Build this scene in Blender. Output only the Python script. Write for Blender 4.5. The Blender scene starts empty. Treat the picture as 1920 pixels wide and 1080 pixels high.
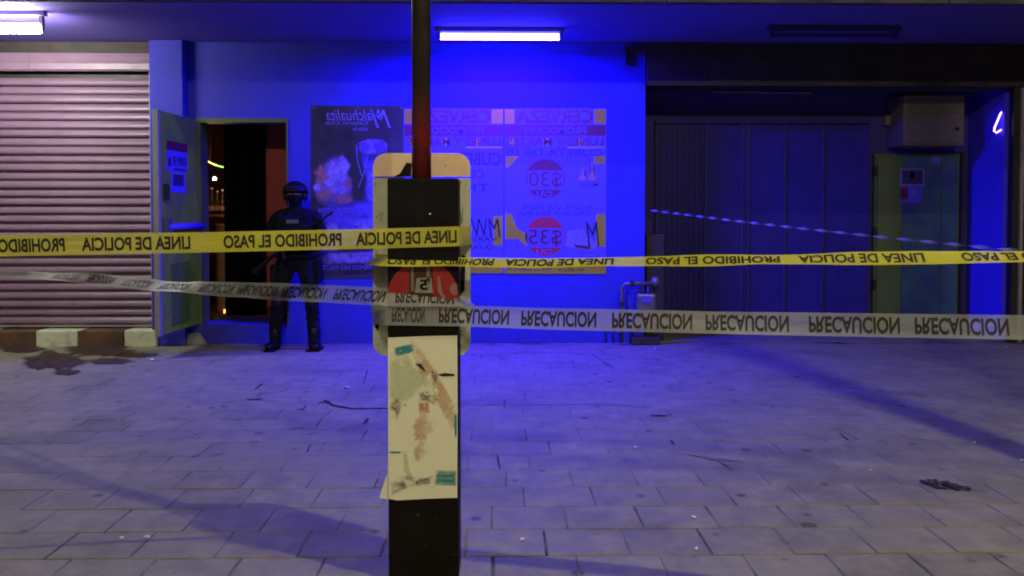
import bpy, bmesh, math, random
from mathutils import Vector, Matrix, noise
random.seed(7)
R = math.radians
SC = bpy.context.scene
C = SC.collection

# ------------------------------------------------------------------ camera
CAM_H, F = 1.48, 1500.0
YAW, PITCH, SHIFT = R(1.0), R(1.5), -101.0
cd = bpy.data.cameras.new('camera'); cam = bpy.data.objects.new('camera', cd); C.objects.link(cam)
cd.sensor_width = 36; cd.lens = 36*F/1920; cd.shift_y = SHIFT/1920
cd.clip_start = .05; cd.clip_end = 400
cam.location = (0, 0, CAM_H)
cam.rotation_euler = (R(90)-PITCH, 0, -YAW)
SC.camera = cam
# ------------------------------------------------------------------ sky (night)
w = bpy.data.worlds.new("World"); SC.world = w; w.use_nodes = True
nt = w.node_tree; bg = nt.nodes['Background']
sky = nt.nodes.new('ShaderNodeTexSky'); sky.sky_type = 'NISHITA'; sky.sun_disc = False
sky.sun_elevation = R(-3.5); sky.sun_rotation = R(140)
nt.links.new(sky.outputs[0], bg.inputs[0]); bg.inputs[1].default_value = .1
SC.view_settings.view_transform = 'Standard'; SC.view_settings.look = 'None'
SC.view_settings.exposure = 0; SC.view_settings.gamma = 1; SC.view_settings.use_curve_mapping = False
SC.cycles.max_bounces = 8; SC.cycles.filter_width = 1.9
SC.cycles.sample_clamp_indirect = 6

BLUE_L = (70, 8, 2950.0)          # downward LED strip of the blue tube
BLUE_GLOW = (2.2, 1.6, 60.0)         # its diffuser
WHITE_L = (118, 115, 102)
STREET_L = (5500, 5050, 2700)
STREET2_L = (290, 258, 165)
LAMP = Vector((3.9, .8, 8.6))

CM = Matrix.Translation(cam.location) @ cam.rotation_euler.to_matrix().to_4x4()
def ray(px, py):
    d = Vector(((px-960)/F, -(py-540)/F + SHIFT/F, -1.0))
    return CM.to_3x3() @ d
def at(px, py, Y):
    d = ray(px, py); return cam.location + d*(Y/d.y)
def ground(px, py, z=0.0):
    d = ray(px, py); return cam.location + d*((z-CAM_H)/d.z)

# ------------------------------------------------------------------ materials
def mat(name, col, rough=.6, var=.12, scale=6.0, bump=0.0, bscale=60.0, metal=0.0, spec=.4, col2=None, mix_scale=None, lo=.45, hi=.6, objrand=0.0, stretch=None):
    m = bpy.data.materials.new(name); m.use_nodes = True
    n = m.node_tree.nodes; l = m.node_tree.links; b = n['Principled BSDF']
    b.inputs['Roughness'].default_value = rough; b.inputs['Metallic'].default_value = metal
    b.inputs['Specular IOR Level'].default_value = spec
    geo = n.new('ShaderNodeNewGeometry'); vec = geo.outputs['Position']
    if stretch:
        mp = n.new('ShaderNodeMapping'); mp.inputs['Scale'].default_value = stretch
        l.new(vec, mp.inputs[0]); vec = mp.outputs[0]
    nz = n.new('ShaderNodeTexNoise'); nz.inputs['Scale'].default_value = scale; nz.inputs['Detail'].default_value = 6; nz.inputs['Roughness'].default_value = .65
    l.new(vec, nz.inputs['Vector'])
    mr = n.new('ShaderNodeMapRange'); mr.inputs[1].default_value = .3; mr.inputs[2].default_value = .7
    mr.inputs[3].default_value = 1-var; mr.inputs[4].default_value = 1+var
    l.new(nz.outputs['Fac'], mr.inputs[0])
    mx = n.new('ShaderNodeMix'); mx.data_type = 'RGBA'; mx.blend_type = 'MULTIPLY'; mx.inputs[0].default_value = 1
    mx.inputs[6].default_value = (*col, 1); l.new(mr.outputs[0], mx.inputs[7])
    out = mx.outputs[2]
    if col2:
        n2 = n.new('ShaderNodeTexNoise'); n2.inputs['Scale'].default_value = mix_scale or 1.3; n2.inputs['Detail'].default_value = 8; n2.inputs['Roughness'].default_value = .7
        l.new(vec, n2.inputs['Vector'])
        m2 = n.new('ShaderNodeMapRange'); m2.inputs[1].default_value = lo; m2.inputs[2].default_value = hi; l.new(n2.outputs['Fac'], m2.inputs[0])
        x2 = n.new('ShaderNodeMix'); x2.data_type = 'RGBA'; l.new(m2.outputs[0], x2.inputs[0]); l.new(out, x2.inputs[6]); x2.inputs[7].default_value = (*col2, 1)
        out = x2.outputs[2]
    if objrand:
        oi = n.new('ShaderNodeObjectInfo'); m3 = n.new('ShaderNodeMapRange'); m3.inputs[3].default_value = 1-objrand; m3.inputs[4].default_value = 1+objrand
        l.new(oi.outputs['Random'], m3.inputs[0])
        x3 = n.new('ShaderNodeMix'); x3.data_type = 'RGBA'; x3.blend_type = 'MULTIPLY'; x3.inputs[0].default_value = 1
        l.new(out, x3.inputs[6]); l.new(m3.outputs[0], x3.inputs[7]); out = x3.outputs[2]
    l.new(out, b.inputs['Base Color'])
    rr = n.new('ShaderNodeMapRange'); rr.inputs[1].default_value = .3; rr.inputs[2].default_value = .7
    rr.inputs[3].default_value = max(0, rough-.1); rr.inputs[4].default_value = min(1, rough+.1); l.new(nz.outputs['Fac'], rr.inputs[0]); l.new(rr.outputs[0], b.inputs['Roughness'])
    if bump:
        nb = n.new('ShaderNodeTexNoise'); nb.inputs['Scale'].default_value = bscale; nb.inputs['Detail'].default_value = 5
        l.new(vec, nb.inputs['Vector'])
        bp = n.new('ShaderNodeBump'); bp.inputs['Strength'].default_value = bump; bp.inputs['Distance'].default_value = .01
        l.new(nb.outputs['Fac'], bp.inputs['Height']); l.new(bp.outputs[0], b.inputs['Normal'])
    return m
def emit(name, col, s=1.0):
    m = bpy.data.materials.new(name); m.use_nodes = True
    n = m.node_tree.nodes; b = n['Principled BSDF']
    mx = max(col); b.inputs['Base Color'].default_value = (.1, .1, .1, 1)
    b.inputs['Emission Color'].default_value = (*[c/mx for c in col], 1); b.inputs['Emission Strength'].default_value = mx*s
    return m
M = {}
M['stone'] = mat('paving_stone', (.25, .235, .165), .72, .24, 7, .6, 45, col2=(.14, .132, .10), mix_scale=1.5, lo=.50, hi=.72, objrand=.07)
def gum(m):
    n = m.node_tree.nodes; l = m.node_tree.links; b = n['Principled BSDF']; src = b.inputs['Base Color'].links[0].from_socket
    g = n.new('ShaderNodeNewGeometry'); z = n.new('ShaderNodeTexNoise'); z.inputs['Scale'].default_value = 3.1; l.new(g.outputs['Position'], z.inputs['Vector'])
    v = n.new('ShaderNodeTexVoronoi'); v.inputs['Scale'].default_value = 3.4; l.new(g.outputs['Position'], v.inputs['Vector'])
    a = n.new('ShaderNodeMath'); a.operation = 'MULTIPLY_ADD'; l.new(z.outputs['Fac'], a.inputs[0]); a.inputs[1].default_value = -.22; a.inputs[2].default_value = .21
    c = n.new('ShaderNodeMath'); c.operation = 'SUBTRACT'; l.new(v.outputs['Distance'], c.inputs[0]); l.new(a.outputs[0], c.inputs[1])
    r = n.new('ShaderNodeMapRange'); r.inputs[1].default_value = -.03; r.inputs[2].default_value = .02; r.inputs[3].default_value = .45; r.inputs[4].default_value = 1; l.new(c.outputs[0], r.inputs[0])
    x = n.new('ShaderNodeMix'); x.data_type = 'RGBA'; x.blend_type = 'MULTIPLY'; x.inputs[0].default_value = 1; l.new(src, x.inputs[6]); l.new(r.outputs[0], x.inputs[7]); l.new(x.outputs[2], b.inputs['Base Color'])
gum(M['stone'])
M['mortar'] = mat('joint_sand', (.22, .21, .155), .9, .2, 12, .4, 80, col2=(.05, .045, .04), mix_scale=1.5, lo=.49, hi=.62)
M['asphalt'] = mat('concrete_ground', (.18, .17, .16), .85, .2, 5, .4, 60)
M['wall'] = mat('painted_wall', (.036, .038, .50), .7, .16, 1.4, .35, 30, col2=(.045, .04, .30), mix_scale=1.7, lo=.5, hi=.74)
M['ceil'] = mat('ceiling_plaster', (.11, .08, .38), .85, .12, 3, .2, 30)
M['fascia'] = mat('fascia_concrete', (.12, .12, .16), .8, .15, 6, .3, 40, col2=(.07, .07, .095), mix_scale=3)
M['pink'] = mat('shutter_pink', (.235, .148, .212), .42, .08, 5, .1, 60, spec=.5, col2=(.19, .125, .16), mix_scale=2.4, lo=.58, hi=.75, stretch=(1, 1, .3))
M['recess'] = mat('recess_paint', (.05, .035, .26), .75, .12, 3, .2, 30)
M['rail'] = mat('rail_grey', (.30, .29, .26), .5, .1, 8)
M['dark'] = mat('dark_paint', (.035, .03, .028), .5, .2, 8, .1)
M['black'] = mat('black_cloth', (.008, .008, .009), .9, .2, 30, .3, 200, spec=.15)
M['blackgloss'] = mat('black_polymer', (.008, .008, .009), .42, .1, 10, spec=.25)
M['green'] = mat('door_green', (.066, .15, .135), .45, .12, 3, .1, 40, col2=(.05, .07, .16), mix_scale=1.8)
M['greenyl'] = mat('door_olive', (.12, .165, .04), .45, .12, 3, .1, 40)
M['greenfr'] = mat('frame_green', (.11, .14, .045), .5, .15, 6)
M['gate'] = mat('gate_steel', (.028, .019, .23), .55, .18, 4, .1, 30, spec=.25)
M['gatebar'] = mat('gate_bar', (.036, .027, .20), .5, .15, 6)
M['housing'] = mat('rusty_housing', (.034, .025, .026), .7, .25, 5, .3, 30, col2=(.05, .04, .035), mix_scale=3)
M['redwall'] = mat('red_wall', (.35, .05, .035), .6, .15, 5)
M['brownwood'] = mat('brown_wood', (.28, .13, .06), .5, .2, 10)
M['room'] = mat('dark_room', (.17, .055, .032), .7, .2, 5)
M['kerbw'] = mat('kerb_white', (.66, .70, .50), .7, .12, 9, .3, 50, col2=(.35, .34, .27), mix_scale=5, lo=.55, hi=.7)
M['kerbr'] = mat('kerb_oxide', (.17, .085, .05), .7, .2, 9, .3, 50, col2=(.09, .06, .045), mix_scale=5)
M['pole'] = mat('pole_red', (.19, .016, .018), .38, .3, 14, .1, 60, col2=(.03, .018, .018), mix_scale=3.0, lo=.42, hi=.62, stretch=(1, 1, .7))
M['poled'] = mat('pole_dark', (.03, .024, .024), .45, .3, 14, .1, 60)
M['boxp'] = mat('box_dark', (.008, .0052, .005), .5, .3, 8, .15, 60, spec=.12, col2=(.10, .09, .085), mix_scale=26, lo=.66, hi=.73)
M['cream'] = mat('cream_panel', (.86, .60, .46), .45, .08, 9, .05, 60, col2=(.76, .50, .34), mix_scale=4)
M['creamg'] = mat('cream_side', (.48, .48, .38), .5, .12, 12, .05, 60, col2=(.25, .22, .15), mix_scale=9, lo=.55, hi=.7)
M['adblack'] = mat('ad_black', (.007, .005, .008), .4, .1, 8, spec=.15)
M['adred'] = mat('ad_red', (.34, .02, .022), .4, .15, 12)
M['adbrown'] = mat('ad_brown', (.07, .02, .02), .4, .1, 12)
M['adwhite'] = mat('ad_white', (.30, .29, .25), .5, .1, 20)
M['adgrey'] = mat('ad_grey', (.22, .17, .15), .5, .1, 20)
M['paper'] = mat('old_paper', (.80, .76, .62), .7, .06, 7, .1, 50, col2=(.66, .64, .50), mix_scale=7, lo=.5, hi=.75)
def soft(name, col, a0, a1, lo=.36, hi=.58, scale=16):
    m = mat(name, col, .7, .15, 12); n = m.node_tree.nodes; l = m.node_tree.links
    g = n.new('ShaderNodeNewGeometry'); z = n.new('ShaderNodeTexNoise'); z.inputs['Scale'].default_value = scale; z.inputs['Detail'].default_value = 8; z.inputs['Roughness'].default_value = .7
    l.new(g.outputs['Position'], z.inputs['Vector']); r = n.new('ShaderNodeMapRange'); r.inputs[1].default_value = lo; r.inputs[2].default_value = hi
    r.inputs[3].default_value = a0; r.inputs[4].default_value = a1; l.new(z.outputs['Fac'], r.inputs[0])
    at_ = n.new('ShaderNodeAttribute'); at_.attribute_name = 'fade'
    mu = n.new('ShaderNodeMath'); mu.operation = 'MULTIPLY'; l.new(r.outputs[0], mu.inputs[0]); l.new(at_.outputs['Fac'], mu.inputs[1])
    l.new(mu.outputs[0], n['Principled BSDF'].inputs['Alpha']); return m
M['papert'] = soft('stain_tan', (.62, .42, .27), 0, .75)
M['paperg'] = soft('stain_greygreen', (.56, .62, .42), .1, .7, scale=12)
M['paperbr'] = soft('stain_brown', (.20, .14, .13), 0, .75, .40, .60, 34)
M['teal'] = soft('print_teal', (.03, .24, .30), .35, .95, .3, .5, 40)
M['salmon'] = soft('print_salmon', (.55, .22, .14), .2, .75, .3, .55, 30)
M['s_mid'] = soft('soft_violet', (.24, .18, .50), .3, 1, .36, .55, 14)
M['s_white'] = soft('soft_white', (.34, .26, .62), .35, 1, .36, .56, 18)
M['s_flesh'] = soft('soft_flesh', (.40, .17, .15), .2, .95, .36, .56, 18)
M['s_blue'] = soft('soft_blue', (.12, .08, .55), .4, 1, .36, .55, 8)
M['ink'] = mat('ink', (.02, .016, .012), .6, .1, 20)
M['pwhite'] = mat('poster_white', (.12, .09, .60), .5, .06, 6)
M['pmid'] = mat('poster_violet', (.22, .17, .44), .5, .15, 12)
M['pyel'] = mat('poster_yellow', (.46, .40, .02), .5, .1, 8)
M['pred'] = mat('poster_red', (.15, .010, .05), .5, .1, 8)
M['pred2'] = mat('poster_scarlet', (.48, .02, .06), .5, .1, 8)
M['pdark'] = mat('poster_dark', (.022, .018, .032), .45, .3, 6, col2=(.045, .034, .06), mix_scale=2)
M['pblue'] = mat('poster_blue', (.05, .03, .11), .5, .1, 8)
M['pskin'] = mat('poster_flesh', (.36, .18, .16), .5, .2, 14)
M['metalp'] = mat('galvanised', (.19, .18, .22), .4, .15, 12, metal=.5)
M['acbox'] = mat('box_beige', (.17, .14, .115), .6, .15, 6)
M['scrap'] = mat('scrap_white', (.75, .74, .72), .7, .05, 20)
M['crack'] = mat('crack_dirt', (.03, .027, .025), .9, .3, 20)
M['leaf'] = mat('dry_leaf', (.06, .052, .035), .8, .3, 30, col2=(.02, .02, .018), mix_scale=25)
M['skin'] = mat('skin', (.25, .14, .10), .5, .1, 20)
M['camo'] = mat('dark_uniform', (.009, .010, .014), .9, .3, 20, .3, 120, spec=.15)
M['glass'] = mat('bottle_glass', (.05, .03, .02), .1, .1, 8)
M['street'] = mat('street_metal', (.25, .25, .25), .5, .1, 6, metal=.6)
M['concrete_pole'] = mat('pole_concrete', (.3, .29, .27), .85, .15, 6, .3, 40)
M['unlit'] = mat('unlit_fitting', (.035, .025, .13), .6, .1, 8)
M['blue_e'] = emit('blue_tube_glow', BLUE_GLOW)
M['blue_s'] = emit('blue_led_glow', BLUE_L)
M['white_e'] = emit('white_tube_glow', WHITE_L)
M['street_e'] = emit('street_lamp_glow', STREET_L)
M['street2_e'] = emit('street_lamp_glow', STREET2_L)
M['bead_e'] = emit('string_bulb_glow', (5, 4.6, .5))
M['beadg_e'] = emit('string_bulb_green', (1.2, 3.5, .5))
M['bulb_e'] = emit('bulb_glow', (330, 190, 90))
M['amber_e'] = emit('amber_glow', (3.2, 1.3, .2))
M['neon_e'] = emit('neon_glow', (2.6, 1.5, 5.0))
M['stain'] = soft('stain_damp', (.055, .032, .026), .35, 1.6, .34, .56, 9)
def tape_mat(name, col, alpha, spec=.5):
    m = mat(name, col, .38, .10, 5, .25, 25, spec=spec, col2=tuple(c*.8 for c in col), mix_scale=12, lo=.5, hi=.7, stretch=(.35, .35, 2))
    b = m.node_tree.nodes['Principled BSDF']
    b.inputs['Alpha'].default_value = alpha
    return m
M['tape_y'] = tape_mat('tape_yellow', (.58, .54, .06), .84)
M['tape_w'] = tape_mat('tape_white', (.44, .45, .52), .52)

# ------------------------------------------------------------------ helpers
def link(name, me, m=None, parent=None):
    o = bpy.data.objects.new(name, me); C.objects.link(o)
    if m is not None:
        me.materials.clear(); me.materials.append(m)
    if parent: o.parent = parent
    return o
def obj(name, bm, m, parent=None, smooth=False):
    bmesh.ops.recalc_face_normals(bm, faces=bm.faces)
    me = bpy.data.meshes.new(name); bm.to_mesh(me); bm.free()
    if smooth:
        for p in me.polygons: p.use_smooth = True
    return link(name, me, m, parent)
def tag(o, label, cat, group=None):
    o['label'] = label; o['category'] = cat
    if group: o['group'] = group
    return o
def thing(name, label, cat, group=None):
    return tag(link(name, None), label, cat, group)
def struct(name, bm, m):
    o = obj(name, bm, m); o['kind'] = 'structure'; return o
def box(bm, x0, x1, y0, y1, z0, z1, bev=0.0):
    vs = [bm.verts.new((x, y, z)) for z in (z0, z1) for y in (y0, y1) for x in (x0, x1)]
    fs = [bm.faces.new([vs[i] for i in q]) for q in ((0,2,3,1),(4,5,7,6),(0,1,5,4),(2,6,7,3),(0,4,6,2),(1,3,7,5))]
    if bev:
        es = list({e for f in fs for e in f.edges})
        bmesh.ops.bevel(bm, geom=es, offset=bev, segments=2, affect='EDGES', profile=.5)
def nbox(*a, bev=0.0):
    bm = bmesh.new(); box(bm, *a, bev=bev); return bm
def tube(bm, pts, rad, n=10, caps=True):
    pts = [Vector(p) for p in pts]
    if not isinstance(rad, (list, tuple)): rad = [rad]*len(pts)
    rings = []; ref = None
    for i, p in enumerate(pts):
        t = (pts[min(i+1, len(pts)-1)] - pts[max(i-1, 0)]).normalized()
        if ref is None: ref = Vector((0, 0, 1)) if abs(t.z) < .9 else Vector((1, 0, 0))
        a = (ref - t*ref.dot(t)).normalized(); b = t.cross(a); ref = a
        rings.append([bm.verts.new(p + (a*math.cos(2*math.pi*k/n) + b*math.sin(2*math.pi*k/n))*rad[i]) for k in range(n)])
    for i in range(len(rings)-1):
        for k in range(n):
            bm.faces.new((rings[i][k], rings[i][(k+1) % n], rings[i+1][(k+1) % n], rings[i+1][k]))
    if caps:
        bm.faces.new(rings[0][::-1]); bm.faces.new(rings[-1])
def ntube(*a, **k):
    bm = bmesh.new(); tube(bm, *a, **k); return bm
def ball(bm, c, r, seg=12, ring=8, sx=1, sy=1, sz=1):
    mt = Matrix.Translation(c) @ Matrix.Diagonal((sx, sy, sz, 1))
    bmesh.ops.create_uvsphere(bm, u_segments=seg, v_segments=ring, radius=r, matrix=mt)
def nball(*a, **k):
    bm = bmesh.new(); ball(bm, *a, **k); return bm
def slab(poly, fn, thick=0.0015):
    """thin solid from a 2D outline; fn(u, v, d) gives the world point, d = height off the surface"""
    bm = bmesh.new()
    a = [bm.verts.new(fn(u, v, thick)) for u, v in poly]; b = [bm.verts.new(fn(u, v, 0)) for u, v in poly]
    f = bm.faces.new(a); k = len(poly)
    for i in range(k): bm.faces.new((a[i], b[i], b[(i+1) % k], a[(i+1) % k]))
    bmesh.ops.triangulate(bm, faces=[f])
    return bm
def rect(u0, u1, v0, v1): return [(u0, v0), (u1, v0), (u1, v1), (u0, v1)]
def circ(cu, cv, r, n=32, ru=None): return [(cu+(ru or r)*math.cos(2*math.pi*k/n), cv+r*math.sin(2*math.pi*k/n)) for k in range(n)]
def rrect(u0, u1, v0, v1, r, n=6):
    out = []
    for cu, cv, a0 in ((u1-r, v1-r, 0), (u0+r, v1-r, 90), (u0+r, v0+r, 180), (u1-r, v0+r, 270)):
        out += [(cu+r*math.cos(R(a0+90*k/n)), cv+r*math.sin(R(a0+90*k/n))) for k in range(n+1)]
    return out
def blob(cu, cv, ru, rv, n=18, j=.25):
    return [(cu+ru*(1+random.uniform(-j, j))*math.cos(2*math.pi*k/n), cv+rv*(1+random.uniform(-j, j))*math.sin(2*math.pi*k/n)) for k in range(n)]
def faded(name, poly, fn, m, parent):
    """thin print whose ink fades out towards its outline"""
    cu_, cv_ = sum(p[0] for p in poly)/len(poly), sum(p[1] for p in poly)/len(poly); k = len(poly)
    co = [fn(cu_, cv_, 0)] + [fn(cu_+(u-cu_)*.62, cv_+(v-cv_)*.62, 0) for u, v in poly] + [fn(u, v, 0) for u, v in poly]
    fs = [(0, 1+i, 1+(i+1) % k) for i in range(k)] + [(1+i, 1+k+i, 1+k+(i+1) % k, 1+(i+1) % k) for i in range(k)]
    me = bpy.data.meshes.new(name); me.from_pydata([tuple(c) for c in co], [], fs)
    a_ = me.attributes.new('fade', 'FLOAT', 'POINT'); a_.data.foreach_set('value', [1.0]*(1+k)+[0.0]*k)
    return link(name, me, m, parent)
_TX = {}
def glyphs(s, bold=.02, shear=0.0):
    key = (s, bold, shear)
    if key not in _TX:
        cu = bpy.data.curves.new('lettering', 'FONT'); cu.body = s; cu.offset = bold; cu.shear = shear; cu.resolution_u = 3; cu.fill_mode = 'FRONT'
        t = bpy.data.objects.new('lettering', cu); C.objects.link(t)
        me = bpy.data.meshes.new_from_object(t.evaluated_get(bpy.context.evaluated_depsgraph_get()))
        vs = [(v.co.x, v.co.y) for v in me.vertices]; fs = [tuple(p.vertices) for p in me.polygons]
        x0 = min(v[0] for v in vs); x1 = max(v[0] for v in vs); y0 = min(v[1] for v in vs); y1 = max(v[1] for v in vs)
        _TX[key] = ([((x-x0)/(x1-x0), (y-y0)/(y1-y0)) for x, y in vs], fs)
        bpy.data.objects.remove(t); bpy.data.meshes.remove(me); bpy.data.curves.remove(cu)
    return _TX[key]
def text(bm, s, u0, u1, v0, v1, fn, d=.003, mirror=True, vflip=False, bold=.02, shear=0.0):
    """flat print fitted to the box u0..u1, v0..v1"""
    vs, fs = glyphs(s, bold, shear)
    out = [bm.verts.new(fn(u0+(u1-u0)*((1-x) if mirror else x), v0+(v1-v0)*((1-y) if vflip else y), d)) for x, y in vs]
    for f in fs:
        try: bm.faces.new([out[i] for i in f])
        except ValueError: pass
def lettering(parent, m, items, fn, name='lettering', **k):
    for it in items:
        bm = bmesh.new(); text(bm, *it[:5], fn, **{**k, **(it[5] if len(it) > 5 else {})})
        obj(name, bm, m, parent)

# ------------------------------------------------------------------ ground
YW, ZC, YF, YR = 9.1, 3.40, 7.40, 9.9
def X(px, Y): return at(px, 400, Y).x
def Z(py, Y, px=900): return at(px, py, Y).z
bm = bmesh.new(); bmesh.ops.create_grid(bm, x_segments=40, y_segments=40, size=150)
gr = struct('ground', bm, M['asphalt']); gr.location.z = -.03
pav = link('pavement', None); pav['kind'] = 'structure'
M['mortar_near'] = mat('joint_dirt', (.19, .18, .13), .9, .2, 12, .4, 80, col2=(.03, .027, .022), mix_scale=2.3, lo=.46, hi=.62)
obj('joint_bed', nbox(-14, 14, 4.45, YW+.02, -.028, -.0028), M['mortar'], pav)
obj('joint_bed', nbox(-14, 14, -4, 4.45, -.028, -.0045), M['mortar_near'], pav)
SW, SD, GAP = .36, .29, .007
variants = []
for k in range(16):
    GAP = .0095 if k < 8 else .0035
    me = bpy.data.meshes.new('paving_stone'); b2 = bmesh.new()
    hw, hd, c = SW/2-GAP/2, SD/2-GAP/2, .003
    jit = [(random.uniform(-.004, .003), random.uniform(-.004, .003)) for _ in range(4)]
    cs = [(-1, -1), (1, -1), (1, 1), (-1, 1)]
    top = [b2.verts.new((sx*(hw-c+jit[i][0]), sy*(hd-c+jit[i][1]), 0)) for i, (sx, sy) in enumerate(cs)]
    mid = [b2.verts.new((sx*(hw+jit[i][0]), sy*(hd+jit[i][1]), -.003)) for i, (sx, sy) in enumerate(cs)]
    bot = [b2.verts.new((v.co.x, v.co.y, -.02)) for v in mid]
    b2.faces.new(top)
    for i in range(4):
        j = (i+1) % 4
        b2.faces.new((mid[i], mid[j], top[j], top[i])); b2.faces.new((bot[i], bot[j], mid[j], mid[i]))
    bmesh.ops.recalc_face_normals(b2, faces=b2.faces)
    b2.to_mesh(me); b2.free(); me.materials.append(M['stone']); variants.append(me)
spots = []
rows = range(-22, 20)
for r in rows:
    yc = 3.42+.145+SD*r
    if yc+SD/2 > YW: continue
    off = (SW/2 if r % 2 else 0)+random.uniform(-.05, .05)
    for c in range(-38, 38):
        spots.append((c*SW+off, yc))
def inview(x, y):
    if y < 3.1: return False
    return -.66*y-.3 < x < .69*y+.3
near = sorted([s for s in spots if inview(*s)], key=lambda s: s[1])[:299]
ns = set(near)
for x, y in near:
    o = link('paving_stone', random.choice(variants[:8] if y < 4.3+random.uniform(-.5, .5) else variants[8:]), None, pav)
    o.location = (x, y, random.uniform(-.0012, .0006)-(.0008 if y > 4.6 else 0)); o.rotation_euler = (random.uniform(-.004, .004), random.uniform(-.004, .004), random.uniform(-.006, .006))
bm = bmesh.new()
for x, y in spots:
    if (x, y) in ns or abs(x) > 9.5 or y < -2: continue
    me = random.choice(variants[8:]); n0 = len(bm.verts); bm.from_mesh(me); bm.verts.ensure_lookup_table()
    dz = random.uniform(-.0022, -.001)
    for v in bm.verts[n0:]: v.co += Vector((x, y, dz))
far = obj('paving_stone', bm, M['stone'], pav); far['kind'] = 'stuff'
# worn joints and cracks that read as dark marks
def strip(pts, wpx, parent, name='joint_gap'):
    bm = bmesh.new(); P = [ground(px, py, .0035) for px, py in pts]; Q = []
    fine = []
    for a, b in zip(P, P[1:]):
        for k in range(4): fine.append(a.lerp(b, k/4))
    fine.append(P[-1])
    for i, p in enumerate(fine):
        t = (fine[min(i+1, len(fine)-1)]-fine[max(i-1, 0)]).normalized(); nn = Vector((-t.y, t.x, 0))
        k = wpx*random.uniform(.55, 1.1)*(.35 if i in (0, len(fine)-1) else 1)
        Q.append((bm.verts.new(p+nn*k), bm.verts.new(p-nn*k)))
    for (a, b), (c, d) in zip(Q, Q[1:]): bm.faces.new((a, b, d, c))
    return obj(name, bm, M['crack'], parent)
for pts, wd in [
    ([(608, 750), (625, 760), (660, 766), (730, 765)], .030), ([(596, 756), (612, 753)], .018),
    ([(462, 749), (494, 748)], .028), ([(478, 730), (493, 718)], .012), ([(413, 762), (428, 762)], .014),
    ([(404, 754), (440, 755)], .006), ([(567, 770), (574, 758)], .010), ([(540, 803), (592, 802), (606, 781)], .006),
    ([(570, 815), (600, 811)], .006), ([(683, 795), (690, 784)], .018), ([(575, 848), (582, 833)], .008), ([(470, 828), (484, 827)], .010),
    ([(358, 856), (374, 854)], .008), ([(392, 855), (424, 849)], .008), ([(860, 758), (950, 759), (1100, 758), (1195, 760)], .006),
    ([(1218, 779), (1252, 779)], .030), ([(932, 853), (938, 880)], .008), ([(884, 884), (887, 914)], .007), ([(1102, 882), (1117, 905)], .007),
    ([(953, 917), (1068, 916)], .004), ([(959, 917), (966, 955)], .009), ([(964, 957), (1095, 955)], .006), ([(1028, 957), (1036, 985)], .006), ([(1280, 850), (1340, 862), (1395, 865)], .008),
    ([(1345, 863), (1375, 882)], .006), ([(1660, 924), (1712, 955)], .009), ([(1280, 960), (1300, 984)], .007), ([(1258, 825), (1264, 833)], .010), ([(1575, 812), (1592, 826)], .008),
    ([(905, 665), (1010, 660), (1110, 663), (1150, 690)], .006), ([(955, 680), (930, 664)], .006), ([(480, 740), (560, 730)], .005), ([(690, 690), (680, 725)], .006),
    ([(560, 1015), (552, 1050)], .007), ([(503, 970), (497, 1005)], .007), ([(870, 1058), (1100, 1062), (1350, 1061)], .006), ([(860, 1003), (1000, 1004), (1180, 1002)], .005), ([(985, 1005), (1001, 1056)], .008),
    ([(300, 965), (560, 958), (700, 955)], .005), ([(130, 1013), (420, 1008), (720, 1009)], .005), ([(120, 925), (300, 925), (400, 923)], .006), ([(1690, 1007), (1800, 1006), (1870, 1055)], .006), ([(1700, 1058), (1920, 1057)], .006)]:
    if pts[0][1] < 875: strip(pts, wd*.8, pav)
for cx, cy, rx, ry in [(105, 676, 52, 16), (72, 684, 22, 9), (125, 698, 24, 6), (188, 655, 56, 15), (205, 678, 40, 6), (255, 666, 40, 5), (40, 655, 40, 7)]:
    pts = [ground(px, py) for px, py in blob(cx, cy, rx*1.12, ry*1.12, 26, .3)]
    faded('damp_stain', [(p.x, p.y) for p in pts], lambda u, v, d: (u, v, .0035+.0004*(cx % 7)), M['stain'], pav)

# ------------------------------------------------------------------ building
bld = thing('bar_building', 'long single storey bar front with blue washed wall and dark recess under a canopy', 'building')
def part(name, bm, m, parent=bld, **k): return obj(name, bm, m, parent, **k)
XS1 = X(291, YW)                # shutter right edge
XP0, XP1 = X(292, YW), X(358, YW)
XD0, XD1 = X(377, YW), X(538, YW)
ZD0, ZD1 = .22, Z(229, YW, 450)
XE = X(1209, YW)                # wall end
XR = X(1889, YW)                # recess right return
ZH0 = Z(163, YW, 1500); ZH1 = ZC-.005
TW = .22
bm = bmesh.new()
box(bm, XP1-.02, XD0, YW, YW+TW, 0, ZC); box(bm, XD0, XD1, YW, YW+TW, ZD1, ZC); box(bm, XD1, XE, YW, YW+TW, 0, ZC)
part('front_wall', bm, M['wall'])
part('door_step', nbox(XD0+.002, XD1-.002, YW+.002, YW+.6, -.02, ZD0), M['wall'])
part('pilaster', nbox(XP0, XP1-.03, YW-.13, YW+.2, 0, ZC, bev=.008), M['wall'])
part('shutter_lintel', nbox(-14, XP0-.002, YW+.0, YW+.25, Z(98, YW, 150), ZC), M['housing'])
part('side_wall', nbox(-14, -9, YW, YW+.25, -.02, ZC-.2), M['wall'])
part('canopy_slab', nbox(-14, 14, YF, YW+3.4, ZC+.002, ZC+.16), M['ceil'])
for k in range(8):                                        # fascia cast in bays
    xa = X(1245, YF)-2.62*(5-k); part('fascia_panel', nbox(xa+.006, xa+2.614, YF-.05, YF-.003, ZC+.012, ZC+.45, bev=.006), M['fascia'])
part('fascia_pipe', ntube([(-8.5, YF-.075, ZC+.14), (8.5, YF-.075, ZC+.14)], .016), M['rail'])
part('upper_wall', nbox(-14, 14, YW, YW+.25, ZC+.17, ZC+3.2), M['wall'])
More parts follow.
